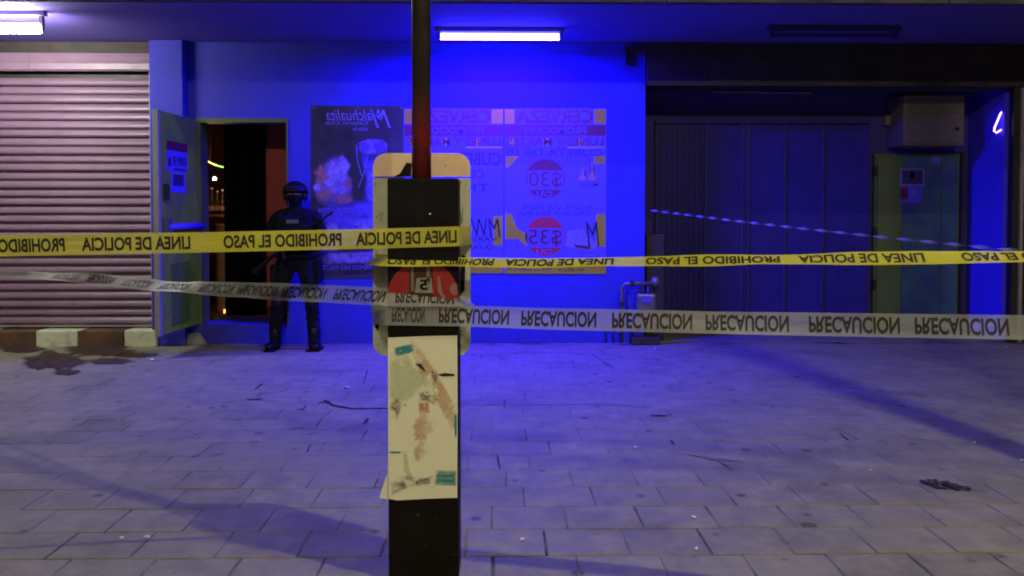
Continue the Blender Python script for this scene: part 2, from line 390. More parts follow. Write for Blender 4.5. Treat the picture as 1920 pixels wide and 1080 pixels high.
# recess on the right
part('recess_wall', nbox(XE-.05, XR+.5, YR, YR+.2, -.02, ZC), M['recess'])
part('recess_return', nbox(XR, XR+.25, YW+.08, YR, -.02, ZC), mat('blue_lit_paint', (.06, .04, .88), .7, .07, 3, .15, 40))  # blue raised above the wall paint to stand in for extra blue light
part('recess_floor', nbox(XE-.3, XR, YW+.022, YR, -.03, .012), M['asphalt'])
part('side_column', nbox(XR+.05, XR+.9, YW-.04, YW+.08, -.02, ZC-.02), M['dark'])
for dx in (.0, .085): part('guide_rail', nbox(XR+.012+dx, XR+.05+dx, YW-.075, YW-.042, 0, ZH0-.01), M['rail'] if dx else M['dark'])
part('left_return', nbox(XE-.2, XE-.002, YW+TW, YR, -.02, ZC), M['dark'])
hs = part('shutter_housing', nbox(XE+.01, XR+1.5, YW-.06, YW+.36, ZH0, ZH1, bev=.01), M['housing'])
for px in (1590, 1700, 1830, 1440, 1320): part('housing_rib', nbox(X(px, YW)-.008, X(px, YW)+.008, YW-.07, YW-.061, ZH0+.03, ZH1-.1), M['housing'], hs)
part('housing_lip', nbox(XE+.01, XR+1.5, YW-.085, YW-.062, ZH0+.0, ZH0+.05), M['housing'], hs)
part('corner_post', nbox(XE+.03, XE+.24, YW+.05, YW+.3, 0, Z(440, YW), bev=.01), M['dark'])
part('bracket', nbox(X(1170, YW), X(1212, YW), YW-.10, YW-.002, Z(97, YW), Z(88, YW)), M['dark'])
part('bracket', nbox(X(1172, YW), X(1182, YW), YW-.05, YW-.002, Z(122, YW), Z(97, YW)-.001), M['dark'])
# interior seen through the doorway
YI = YW+3.0
part('interior_wall', nbox(-6, -.6, YI, YI+.1, 0, ZC), M['room'])
part('interior_wall', nbox(-6, -5.9, YW+.25, YI, 0, ZC), M['room'])
part('interior_wall', nbox(-1.0, -.6, YW+TW+.002, YI, 0, ZC), M['room'])
part('interior_floor', nbox(-5.9, -1.0, YW+.602, YI, ZD0-.2, ZD0-.004), M['room'])
part('red_partition', nbox(X(499, 9.9), X(499, 9.9)+.9, 9.9, 9.98, ZD0, ZC-.1), M['redwall'])
part('door_jamb', nbox(XD0-.045, XD0+.004, YW-.012, YW+TW+.012, ZD0+.003, ZD1+.045), M['greenfr'])
part('door_jamb', nbox(XD1, XD1+.02, YW-.012, YW+.15, ZD0, ZD1+.045), M['greenfr'])
part('door_head', nbox(XD0+.006, XD1-.002, YW-.012, YW+.15, ZD1-.004, ZD1+.045), M['greenfr'])
# open door leaf, hinged on the left jamb and swung out
HX, HY = XD0-.03, YW-.03
E = at(296, 400, 8.16); dv = Vector((E.x-HX, E.y-HY, 0)); DL = dv.length; dv.normalize(); dn = Vector((-dv.y, dv.x, 0))
if dn.x < 0: dn = -dn                      # outward normal of the face the camera sees
def leaf(u, v, d): p = Vector((HX, HY, 0)) + dv*u + dn*d; return (p.x, p.y, v)
def leafbox(u0, u1, v0, v1, d0, d1):
    bm = bmesh.new(); vs = [bm.verts.new(leaf(u, v, d)) for d in (d0, d1) for v in (v0, v1) for u in (u0, u1)]
    for q in ((0,2,3,1),(4,5,7,6),(0,1,5,4),(2,6,7,3),(0,4,6,2),(1,3,7,5)): bm.faces.new([vs[i] for i in q])
    return bm
M['leafgreen'] = mat('leaf_green', (.23, .42, .03), .45, .12, 3, .1, 40, col2=(.17, .27, .06), mix_scale=1.8)
dr = part('door', leafbox(0, DL, ZD0+.01, ZD1+.02, -.04, 0), M['leafgreen'])
part('edge_strip', leafbox(DL-.05, DL+.006, ZD0+.006, ZD1+.024, -.044, .012), M['rail'], dr)
part('inset_panel', leafbox(.22, DL-.25, ZD0+.08, .95, .001, .010), mat('inset_green', (.12, .22, .035), .45, .2, 3), dr)
bm = ntube([leaf(.0, 1.34, .05), leaf(DL-.12, 1.34, .05)], .035, n=12)
part('push_bar', bm, M['pwhite'], dr, smooth=True)
part('bar_end', leafbox(DL-.17, DL-.08, 1.26, 1.43, .012, .07), M['metalp'], dr)
bm = leafbox(DL-.15, DL-.10, 1.62, 1.78, .012, .05); part('lock', bm, M['dark'], dr)
# right-hand double door in the recess
X0, X1 = X(1634, YR), X(1792, YR); ZT = Z(289, YR, 1700)
gd = part('double_door', nbox(X0, X1, YR-.07, YR-.002, .012, ZT), M['greenfr'])
xm = X(1690, YR-.08); xn = X(1762, YR-.08)
part('door_leaf', nbox(X0+.03, xm, YR-.10, YR-.072, .03, ZT-.04, bev=.004), M['greenyl'], gd)
part('door_leaf', nbox(xm+.006, xn, YR-.105, YR-.072, .03, ZT-.04, bev=.004), M['green'], gd)
part('door_leaf', nbox(xn+.01, X1-.03, YR-.095, YR-.072, .03, ZT-.04, bev=.004), M['green'], gd)
for zz in (.55, 1.2, 1.95): part('hinge', nbox(X0-.02, X0+.025, YR-.115, YR-.08, zz, zz+.11), M['dark'], gd)
part('door_shadow_post', nbox(X1+.005, X1+.05, YR-.12, YR-.002, .012, ZT+.02), M['dark'])
# roller shutter
rs = thing('roller_shutter', 'closed pink ribbed roller shutter above the red and white kerb', 'roller shutter')
zt, zb, npitch = Z(145, YW, 150), Z(609, YW, 150), 29
pitch = (zt-zb)/npitch; XL = -9.0
prof = [(0, .0), (.09, -.030), (.28, -.044), (.55, -.040), (.86, -.016), (1, .0)]
sm = bpy.data.meshes.new('slat'); b2 = bmesh.new()
pr = [(b2.verts.new((XL, y, z*pitch*.97)), b2.verts.new((XS1-.05, y, z*pitch*.97))) for z, y in prof]
for (a, b), (c, d) in zip(pr, pr[1:]): b2.faces.new((a, b, d, c))
bk = [(b2.verts.new((v[0].co.x, .006, v[0].co.z)), b2.verts.new((v[1].co.x, .006, v[1].co.z))) for v in (pr[0], pr[-1])]
b2.faces.new((bk[0][0], bk[0][1], pr[0][1], pr[0][0])); b2.faces.new((bk[1][0], bk[1][1], pr[-1][1], pr[-1][0])); b2.faces.new((bk[0][0], bk[0][1], bk[1][1], bk[1][0]))
bmesh.ops.recalc_face_normals(b2, faces=b2.faces); b2.to_mesh(sm); b2.free(); sm.materials.append(M['pink'])
for k in range(npitch):
    o = link('slat', sm, None, rs); o.location = (random.uniform(-.004, .004), YW+.05+random.uniform(-.005, .005), zb+k*pitch+random.uniform(-.002, .002)); o.rotation_euler = (random.uniform(-.03, .03), random.uniform(-.0006, .0006), random.uniform(-.001, .001))
hz0, hz1 = Z(134, YW, 150), Z(98.5, YW, 150)
bm = bmesh.new(); hp = [(YW+.0, hz1), (YW-.03, hz1-.01), (YW-.045, hz1-.06), (YW-.03, hz1-.10), (YW-.043, hz1-.13), (YW-.04, hz0+.02), (YW-.02, hz0)]
for xa, xb in ((XL, X(62, YW)), (X(62, YW)+.003, XS1-.03)):
    A = [bm.verts.new((xa, y, z)) for y, z in hp]; B = [bm.verts.new((xb, y, z)) for y, z in hp]
    for i in range(len(hp)): j = (i+1) % len(hp); bm.faces.new((A[i], A[j], B[j], B[i]))
    bm.faces.new(A[::-1]); bm.faces.new(B)
obj('hood', bm, M['pink'], rs)
obj('guide_rail', nbox(XS1-.05, XS1-.004, YW-.01, YW+.1, zb-.02, hz0-.002), M['rail'], rs)
obj('bottom_bar', nbox(XL, XS1-.052, YW+.01, YW+.07, zb-.025, zb-.002), M['rail'], rs)
obj('back_sheet', nbox(XL, XS1, YW+.11, YW+.15, zb-.02, ZC-.16), M['dark'], rs)
# kerb
kb = link('kerb', None); kb['kind'] = 'structure'
KY = 8.93; kz = .175
edges = [-560, -470, -385, -300, -225, -145, -65, -20, 62, 142, 229, 291]
for i in range(len(edges)-1):
    wcol = M['kerbw'] if (len(edges)-i) % 2 == 0 else M['kerbr']
    j = random.uniform(-.008, .008)
    obj('kerb_block', nbox(X(edges[i], KY)+.004, X(edges[i+1], KY)-.004, KY+j, YW+.14, -.02, kz+random.uniform(-.004, .004), bev=.012), wcol, kb)
ramp = bmesh.new(); a, b = ground(300, 648), ground(398, 646)
pts = [(a.x, a.y, .004), (b.x-.05, b.y+.0, .004), (XD0-.02, YW-.005, .004), (XP0+.02, YW-.135, .004), (XP0+.03, YW-.135, .10), (XD0-.03, YW-.01, .13)]
vs = [ramp.verts.new(p) for p in pts]
for q in ((0, 1, 5, 4), (1, 2, 5), (0, 4, 3), (2, 3, 4, 5), (0, 3, 2, 1)): ramp.faces.new([vs[i] for i in q])
part('door_ramp', ramp, M['asphalt'])

# mesh security gate in the recess
gt = thing('security_gate', 'dark steel folding gate with lattice panel filling the recess left of the green door', 'gate')
GZ = Z(232, YR-.1, 1400); GX0, GX1 = X(1228, YR-.1), X(1630, YR-.1)
cuts = [1322, 1390, 1402, 1470, 1541, 1630]
xs = [X(p, YR-.1) for p in cuts]
for a, b in zip(xs, xs[1:]): obj('panel', nbox(a+.004, b-.004, YR-.10, YR-.08, .02, GZ-.01, bev=.004), M['gate'], gt)
for a in xs[:-1]: obj('stile', nbox(a-.012, a+.012, YR-.118, YR-.101, .015, GZ), M['gatebar'], gt)
obj('backing_sheet', nbox(GX0, xs[0], YR-.075, YR-.06, .02, GZ-.01), M['gate'], gt)
for k in range(9):
    x = GX0+(xs[0]-GX0)*(k+.3)/9; obj('lattice_bar', nbox(x-.006, x+.006, YR-.108, YR-.096, .02, GZ-.01), M['gatebar'], gt)
for k in range(20):
    z = .1+(GZ-.15)*k/19; obj('lattice_rail', nbox(GX0, xs[0]-.014, YR-.095, YR-.086, z-.005, z+.005), M['gatebar'], gt)
obj('top_rail', nbox(GX0, GX1, YR-.12, YR-.07, GZ+.002, GZ+.05), M['gate'], gt)
# box over the green door
ab = thing('ventilation_box', 'beige metal ventilation box mounted above the green double door', 'ventilation box')
bx0, bx1, bz0, bz1 = X(1692, 9.5), X(1806, 9.5), Z(273, 9.5, 1750), Z(178, 9.5, 1750)
obj('casing', nbox(bx0, bx1, 9.5, YR-.002, bz0, bz1, bev=.012), M['acbox'], ab)
obj('front_cover', nbox(bx0+.02, bx1-.02, 9.485, 9.499, bz0+.03, bz0+.30, bev=.003), M['acbox'], ab)
obj('knob', nball((bx1-.10, 9.475, bz0+.2), .025), M['dark'], ab)
for k in range(5): obj('louvre', nbox(bx0+.05, bx1-.05, 9.484, 9.499, bz0+.36+k*.04, bz0+.375+k*.04), M['acbox'], ab)
jb = tag(obj('junction_box', nbox(X(1660, 9.8), X(1671, 9.8), 9.82, YR-.002, Z(234, 9.8, 1665), Z(216, 9.8, 1665), bev=.006), M['acbox']), 'small pale junction box left of the beige ventilation box', 'junction box')

# ------------------------------------------------------------------ lamps
def batten(name, label, xa, xb, y, z, r, me, cat='tube lamp', lit=True):
    t = thing(name, label, cat)
    obj('housing', nbox(xa-.06, xb+.06, y-.035, y+.035, ZC-.045, ZC-.001, bev=.006), M['metalp'] if lit else M['unlit'], t)
    obj('tube', ntube([(xa, y, z), (xb, y, z)], r, n=14), me, t, smooth=False)
    for x in (xa-.035, xb+.001): obj('end_cap', nbox(x, x+.034, y-.022, y+.022, z-.03, ZC-.046), M['metalp'] if lit else M['unlit'], t)
    return t
LY = 8.35
bt_ = batten('tube_lamp', 'glowing blue tube lamp under the canopy in front of the posters', X(827, LY), X(1048, LY), LY, Z(67.5, LY, 940), .030, M['blue_e'])
zl = Z(67.5, LY, 940)-.031
bm = nbox(X(827, LY), X(1048, LY), LY-.02, LY+.02, zl-.004, zl)
o = obj('led_strip', bm, M['pwhite'], bt_); o.data.materials.append(M['blue_s'])
for p_ in o.data.polygons:
    if p_.normal.z < -.9: p_.material_index = 1
WY = 7.75
batten('tube_lamp', 'bright white tube lamp above the pink shutter', X(80, WY)-1.2, X(80, WY), WY, Z(53, WY, 40), .048, M['white_e'])
t = batten('tube_lamp', 'unlit dark tube fitting on the ceiling above the recess', X(1448, 8.2), X(1672, 8.2), 8.2, Z(66, 8.2, 1560), .02, M['gate'], lit=False)
glint_bar = thing('tube_lamp', 'thin added bar standing in for a reflection under the rusty housing of the recess', 'tube lamp')  # pale bar added in place of a reflected line under the housing
obj('tube', ntube([at(1336, 172, 9.3), at(1520, 174, 9.3)], .013, n=10), M['metalp'], glint_bar)  # added bar in place of the reflected line, not a lamp tube
for px in (1338, 1516): p = at(px, 172, 9.3); obj('glint_bar_clip', nbox(p.x-.01, p.x+.01, 9.29, 9.31, p.z+.012, ZH0-.002), M['dark'], glint_bar)
nn = thing('neon_sign', 'violet neon tube bent like a letter beside the right column', 'neon sign')
NY = YW+.14
obj('neon_tube', ntube([at(1890, 209, NY), at(1880, 208, NY), at(1876, 213, NY), at(1865, 239, NY), at(1864, 246, NY), at(1868, 249, NY), at(1890, 236, NY)], .010, n=8), M['neon_e'], nn)
obj('support', nbox(X(1875, NY), X(1878, NY), NY+.012, NY+.03, Z(235, NY, 1875), ZH0-.01), M['dark'], nn)

# street lamp that throws the shadows (stands behind the camera to the right)
def street_lamp(label, head, dx, dy, me, hx=.10, hy=.07, tilt=0):
    sl = thing('street_lamp', label, 'street lamp', 'street lamps of the square')
    bx, by = head.x+dx, head.y+dy
    obj('pole', ntube([(bx, by, -.03), (bx, by, head.z*.5), (bx, by, head.z-.3)], [.10, .08, .06], n=14), M['street'], sl, smooth=True)
    obj('arm', ntube([(bx, by, head.z-.35), (bx-dx*.65, by-dy*.65, head.z+.02), (head.x+dx*.06, head.y+dy*.06, head.z+.1)], .035), M['street'], sl)
    rot = Matrix.Translation(head) @ Matrix.Rotation(R(tilt), 4, 'X')
    for nm, bm, mm in (('lamp_head', nbox(-hx-.12, hx+.12, -hy-.06, hy+.06, .03, .17, bev=.03), M['street']), ('lamp_lens', nbox(-hx, hx, -hy, hy, .004, .029), me)):
        bmesh.ops.transform(bm, matrix=rot, verts=bm.verts); obj(nm, bm, mm, sl)
street_lamp('grey street lamp over the pavement at the right of the viewer', LAMP, 2.6, -1.4, M['street_e'], tilt=-42)
street_lamp('grey street lamp across the square behind the viewer', Vector((.55, -6.5, 7.0)), .4, -1.8, M['street2_e'], .5, .3, 25)
up = thing('utility_pole', 'round grey utility pole at the right edge of the pavement', 'utility pole')
UX, UY = 3.45, 3.6
obj('shaft', ntube([(UX, UY, -.02), (UX, UY, 7.6)], [.115, .085], n=16), M['concrete_pole'], up, smooth=True)
obj('cross_arm', nbox(UX-.7, UX+.7, UY-.05, UY+.05, 7.2, 7.3), M['brownwood'], up)

# ------------------------------------------------------------------ doorway contents
cu = bmesh.new(); x0c, x1c = X(426, 9.95), X(503, 9.95); N = 60
colv = []
for k in range(N+1):
    x = x0c+(x1c-x0c)*k/N; y = 9.85+.03*math.sin(k*.9)+.015*math.sin(k*2.1)
    colv.append([cu.verts.new((x, y+dy, z)) for dy, z in ((0, ZD0+.01), (0, ZC-.6), (.02, ZC-.6), (.02, ZD0+.01))])
for a, b in zip(colv, colv[1:]):
    for i in range(4): j = (i+1) % 4; cu.faces.new((a[i], a[j], b[j], b[i]))
cu.faces.new(colv[0]); cu.faces.new(colv[-1][::-1])
tag(obj('curtain', cu, mat('curtain_black', (.004, .004, .004), .95, .1, 20, spec=.05)), 'black curtain hanging inside the open doorway', 'curtain')
sg = thing('string_lights', 'yellow green string of tiny lights sagging inside the doorway', 'string lights')
pts = [at(382+44*k/10, 296+16*(1-(1-k/10)**1.7), 10.6) for k in range(11)]
obj('wire', ntube(pts, .004, n=6), M['dark'], sg)
for k, p in enumerate(pts): obj('bulb', nball(p-Vector((0, 0, .015)), .011, seg=8, ring=6), M['bead_e'] if k < 6 else M['beadg_e'], sg)
for k in range(3): a = at(384+5*k, 297+2*k, 10.62); obj('fringe', ntube([a, at(384+5*k, 270-8*k, 10.62)], .006, n=6), M['brownwood'], sg)
bl = thing('hanging_bulb', 'single bright bulb hanging inside the doorway left of the curtain', 'light bulb')
p = at(402, 335, 10.3); obj('glass', nball(p, .018), M['bulb_e'], bl); obj('cord', ntube([p+Vector((0, 0, .02)), (p.x, p.y, ZC)], .004, n=6), M['dark'], bl)
p0, p1 = at(404, 470, 10.3), at(422, 470, 10.3)
tag(obj('wooden_post', nbox(p0.x, p1.x, 10.3, 10.42, ZD0-.004, Z(420, 10.3), bev=.01), M['brownwood']), 'brown wooden post just inside the doorway beside the curtain', 'post')
fl = thing('foot_glow', 'small added amber glow for the lit foot of the wooden post', 'lamp')  # glowing tube added for the lit foot of the post, not a lamp
p = at(421, 590, 10.15); obj('added_amber_glow', ntube([at(421, 604, 10.15), at(421, 580, 10.15)], .012, n=8), M['amber_e'], fl)
obj('base', nbox(p.x-.03, p.x+.03, 10.12, 10.18, ZD0-.004, at(421, 606, 10.15).z), M['dark'], fl)  # base added under the foot glow, not part of a lamp
shf = tag(obj('wall_shelf', nbox(X(382, 10.6), X(424, 10.6), 10.55, 10.75, Z(402, 10.6, 400)-.03, Z(402, 10.6, 400)), M['brownwood']), 'dark wooden shelf inside the doorway under the bulb', 'shelf')
for k, (px, hh) in enumerate(((388, .27), (397, .33), (407, .29), (417, .31))):
    x, z = X(px, 10.62), Z(402, 10.6, 400)+.001
    b = thing('bottle', ['brown bottle at the left end of the doorway shelf', 'tallest bottle on the doorway shelf, second from the left', 'short bottle right of the tallest on the doorway shelf', 'bottle at the right end of the doorway shelf'][k], 'bottle', 'bottles on the doorway shelf')
    obj('glass_body', ntube([(x, 10.63, z), (x, 10.63, z+hh*.55), (x, 10.63, z+hh*.72), (x, 10.63, z+hh)], [.036, .036, .014, .013], n=12), M['glass'], b, smooth=True)
    obj('cap', ntube([(x, 10.63, z+hh+.0005), (x, 10.63, z+hh+.02)], .015, n=8), M['scrap'], b)
    obj('paper_label', ntube([(x, 10.63, z+.05), (x, 10.63, z+.11)], .0372, n=12), M['pskin'], b)

# ------------------------------------------------------------------ posters
def onwall(Y):
    return lambda px, py, d: at(px, py, Y) + Vector((0, -d, 0))
PW = onwall(YW-.003)
def poster_sheet(root, px0, px1, py0, py1, m):
    return obj('sheet', slab([(px0, py1), (px1, py1), (px1, py0), (px0, py0)], PW, .002), m, root)
# v runs downward in pixels, so text rows are given as (bottom, top)
p1 = thing('poster', 'dark nightclub banner with mirrored script title, next to the doorway', 'poster')
poster_sheet(p1, 584, 757, 198, 521, M['pdark'])
lettering(p1, M['pmid'], [('Malchualita', 612, 716, 226, 205, dict(shear=.35)), ('M', 694, 733, 240, 206, dict(shear=.45)), ('Cabaret Club', 610, 690, 233.5, 227), ('Ladies Bar', 660, 690, 245, 238)], PW, d=.0035, bold=.0)
def print_(root, poly, m, d0=.0025, name='print'):
    if m.name.startswith('soft_'): return faded(name, poly, lambda u, v, d: PW(u, v, d+d0), m, root)
    return obj(name, slab(poly, lambda u, v, d: PW(u, v, d+d0), .0006), m, root)
# cut-out dancers, plain soft shapes
DP = 'dancer_print'
for poly, m, d0 in (([(586, 345), (598, 312), (612, 296), (626, 288), (645, 290), (654, 306), (656, 326), (664, 345), (660, 372), (640, 388), (612, 392), (592, 380)], 's_mid', .0025),
                    (blob(604, 330, 17, 24, 20, .25), 's_flesh', .0031), (blob(643, 312, 14, 22, 20, .25), 's_white', .0031), (blob(625, 322, 13, 26, 20, .25), 's_white', .0034), (blob(630, 356, 30, 18, 24, .3), 's_mid', .0037),
                    (blob(608, 366, 20, 14, 20, .3), 's_flesh', .0040), (blob(646, 372, 18, 12, 20, .3), 's_flesh', .0043), (blob(618, 342, 12, 10, 16, .3), 's_white', .0046), (blob(652, 344, 9, 13, 16, .3), 's_flesh', .0046), (blob(596, 352, 9, 12, 16, .3), 's_white', .0049),
                    (blob(697, 276, 30, 17, 24, .12), 's_mid', .0025), (blob(684, 276, 11, 10, 18, .1), 's_blue', .0031), (blob(710, 275, 11, 10, 18, .1), 's_blue', .0031),
                    ([(676, 282), (690, 290), (706, 290), (718, 282), (716, 310), (708, 334), (714, 372), (706, 398), (690, 398), (680, 374), (686, 336), (678, 310)], 's_blue', .0034),
                    (blob(697, 350, 10, 36, 20, .2), 's_mid', .0040)):
    print_(p1, poly, M[m], d0, DP)
for pts_ in ([(668, 272), (670, 300), (678, 330)], [(724, 270), (724, 300), (716, 330)], [(690, 292), (684, 320), (672, 352)], [(672, 270), (690, 262), (716, 263), (726, 272)]):
    obj('outline_print', ntube([PW(u, v, .003) for u, v in pts_], .0045, n=5), M['pmid'], p1)
for poly, m, d0 in (([(588, 400), (640, 376), (690, 372), (757, 376), (757, 432), (700, 436), (640, 446), (592, 436)], 's_blue', .0050), ([(600, 476), (606, 420), (630, 410), (644, 440), (632, 474)], 's_white', .0054),
                    ([(596, 474), (757, 466), (757, 496), (602, 496)], 's_mid', .0050), (blob(690, 420, 34, 12, 20, .3), 's_white', .0056), (blob(650, 452, 30, 12, 20, .3), 's_mid', .0056)):
    print_(p1, poly, M[m], d0, 'band_print')
lettering(p1, M['pwhite'], [('Bailarinas y Show', 594, 700, 404, 384, dict(shear=.3)), ('Sensuales', 648, 700, 420, 404, dict(shear=.3)), ('VAMOS NO FALTES', 598, 700, 506, 497)], PW, d=.0068, bold=.01)
print_(p1, [(584, 521), (757, 521), (757, 508), (700, 512), (650, 516)], M['pblue'], .0027, 'band_print')
for cx in (588, 671, 753): print_(p1, circ(cx, 202, 1.6, 10), M['metalp'], .004, 'eyelet')

def beer_poster(label, a, b, y0, y1, main):
    t = thing('poster', label, 'poster', 'beer price posters on the blue wall')
    w_ = b-a; U = lambda f: a+w_*f
    poster_sheet(t, a, b, y0, y1, M['pwhite'])
    print_(t, rect(a+1, U(.10), y0+29, y0+2), M['pyel'], name='colour_patch'); print_(t, rect(U(.88), b-1, y0+29, y0+2), M['pyel'], name='colour_patch')
    print_(t, rect(a+1, b-1, y0+52, y0+31), M['pred'], name='colour_band')
    lettering(t, M['pred'], [('CERVEZA', U(.12), U(.87), y0+28, y0+3)], PW, d=.0042, bold=.03)
    lettering(t, M['pwhite'], [('PROMOCION', U(.20), U(.80), y0+48, y0+35)], PW, d=.0050, bold=.02)
    lettering(t, M['pred'], [('LUNES Y MARTES', U(.03), U(.97), y0+70, y0+55)], PW, d=.0042, bold=.02)
    print_(t, rect(U(.62), b-2, y0+75, y0+72), M['pyel'], name='colour_patch')
    print_(t, [(a+1, y1-1), (b-1, y1-1), (b-1, y1-24), (a+1, y1-24)], M['pyel'], name='colour_band')
    print_(t, [(a+1, y1-1), (U(.7), y1-1), (U(.55), y1-24), (a+1, y1-24)], M['pyel'], .0034, 'colour_band')
    for k in range(3): print_(t, rect(U(.05+.33*k), U(.10+.33*k), y0+70, y0+56), M['pyel'], .0028, 'colour_patch')
    if main:
        lettering(t, M['pblue'], [('CUBETA DE 10', U(.02), U(.96), y0+90, y0+76)], PW, d=.0042, bold=.01)
        print_(t, [(a+3, y0+90), (U(.14), y0+90), (U(.06), y0+108), (a+3, y0+112)], M['pyel'], name='colour_patch'); print_(t, rect(U(.88), b-2, y0+104, y0+90), M['pyel'], name='colour_patch')
        for cy, tx in ((335, '$30'), (443, '$35')):
            cx = U(.40)
            print_(t, circ(cx, cy, 37), M['pred'] if cy < 400 else M['pred2'], .0030, 'price_disc'); print_(t, [(cx-34, cy-15), (cx+34, cy-15), (cx+34, cy+21), (cx-34, cy+21)], M['pwhite'], .0040, 'price_band')
            lettering(t, M['pred'], [(tx, cx-31, cx+31, cy+19, cy-13)], PW, d=.0056, bold=.01)
            lettering(t, M['pwhite'], [('C/U', cx-16, cx+14, cy+34, cy+24)], PW, d=.0056, bold=.02)
        for (bx, by, hh) in ((U(.77), 338, 22), (U(.86), 338, 34)):
            print_(t, [(bx-7, by), (bx+7, by), (bx+6, by-8), (bx+2, by-hh*.55), (bx+2, by-hh), (bx-2, by-hh), (bx-2, by-hh*.55), (bx-6, by-8)], M['pskin'], .0032, 'bottle_print')
        lettering(t, M['pblue'], [('MEDIA', U(.73), U(.92), 350, 342)], PW, d=.0042, bold=.01)
        lettering(t, M['pblue'], [('ESCOGE QUE MEDIA', U(.18), U(.86), 393, 384), ('CAGUAMA BIEN FRIA', U(.14), U(.84), 405, 395)], PW, d=.0042, bold=.0)
        print_(t, [(a+2, 400), (U(.07), 402), (U(.13), 430), (U(.30), 446), (U(.32), 458), (U(.22), 462), (U(.14), 448), (a+2, 448)], M['pyel'], .0030, 'colour_patch')
        print_(t, rect(U(.90), b-2, 462, 402), M['pyel'], name='colour_patch')
        print_(t, [(U(.60), 462), (U(.62), 432), (U(.78), 430), (U(.80), 440), (U(.92), 460), (U(.85), 470)], M['pmid'], .0030, 'cap_print'); print_(t, [(U(.68), 458), (U(.84), 462), (U(.84), 468), (U(.70), 464)], M['pred'], .0038, 'cap_print')
        lettering(t, M['ink'], [('M', U(.80), U(.93), 462, 416)], PW, d=.0048, bold=.0, shear=.2)
        lettering(t, M['pblue'], [('PIDE TU CUBETA YA', U(.02), U(.46), 507, 499)], PW, d=.0050, bold=.01); lettering(t, M['ink'], [('NO APLICA', U(.53), U(.78), 509, 503)], PW, d=.0050, bold=.0)
    else:
        lettering(t, M['pblue'], [('CUBETA', U(.45), U(.97), 310, 286), ('CON 10', U(.40), U(.80), 334, 318), ('TRES', U(.42), U(.86), 360, 345)], PW, d=.0042, bold=.01)
        lettering(t, M['ink'], [('MWW', U(.50), U(.97), 445, 410)], PW, d=.0042, bold=.0, shear=.2); lettering(t, M['pblue'], [('VARIAS', U(.58), U(.94), 452, 444), ('LATAS', U(.65), U(.90), 468, 460)], PW, d=.0042)
        print_(t, rect(U(.90), b-2, 460, 405), M['pyel'], .0026, name='colour_patch')
    return t
beer_poster('yellow and white beer price poster half hidden behind the black post', 757.5, 944, 203, 513, False)
beer_poster('beer price poster with two red price discs, right of the black post', 945.5, 1137, 203, 514, True)

# notices taped on doors
def notice(name, label, fn, u0, u1, v0, v1, m, extra):
    t = thing(name, label, 'notice')
    obj('sheet', slab(rect(u0, u1, v0, v1), fn, .002), m, t)
    for kind, a in extra:
        if kind == 't': lettering(t, a[0], [a[1]], fn, d=.005, bold=.02)
        else: obj('print', slab(a[1], lambda u, v, d: fn(u, v, d+.003), .0006), a[0], t)
    return t
LF = lambda u, v, d: Vector(leaf(u, v, d+.001))
ul, ur = .20, .70
notice('paper_notice', 'white notice with red header on the open green door', LF, .24, .72, 1.92, 2.23, M['pwhite'], [('p', (M['pred'], rect(.24, .72, 2.14, 2.235))), ('p', (M['pmid'], rect(.42, .52, 2.145, 2.225))), ('p', (M['pblue'], rect(.62, .69, 1.97, 2.06))), ('t', (M['pblue'], ('SE VENDE', .27, .58, 1.99, 2.08))), ('p', (M['pblue'], rect(.26, .56, 1.935, 1.955)))])
notice('paper_notice', 'small blue and white pictogram sign below the red headed notice', LF, .30, .62, 1.70, 1.905, M['pwhite'], [('p', (M['pblue'], rect(.34, .58, 1.77, 1.89))), ('p', (M['pwhite'], [(.45, 1.775), (.48, 1.775), (.48, 1.83), (.55, 1.84), (.55, 1.855), (.48, 1.86), (.465, 1.885), (.45, 1.86), (.38, 1.855), (.38, 1.84), (.45, 1.83)]))])
YD = YR-.107
GF = lambda px, py, d: at(px, py, YD)+Vector((0, -d, 0))
notice('paper_notice', 'blue pictogram sign on the right green double door', GF, 1688, 1733, 349, 316, M['pmid'], [('p', (M['pblue'], rect(1691, 1730, 345, 319))), ('p', (M['pmid'], blob(1710, 330, 4, 7, 14, .1)))])
notice('paper_notice', 'red and white notice under the blue sign on the right green door', GF, 1688, 1728, 380, 350, M['pwhite'], [('p', (M['pred'], rect(1688.5, 1702, 374, 352))), ('p', (M['pmid'], blob(1714, 362, 4, 5, 14, .2)))])
notice('paper_notice', 'tiny white sticker at the top of the right green door', GF, 1747, 1763, 306, 294, M['pmid'], [('p', (M['pwhite'], rect(1748, 1762, 299, 297))), ('p', (M['pwhite'], rect(1748, 1762, 304, 302)))])

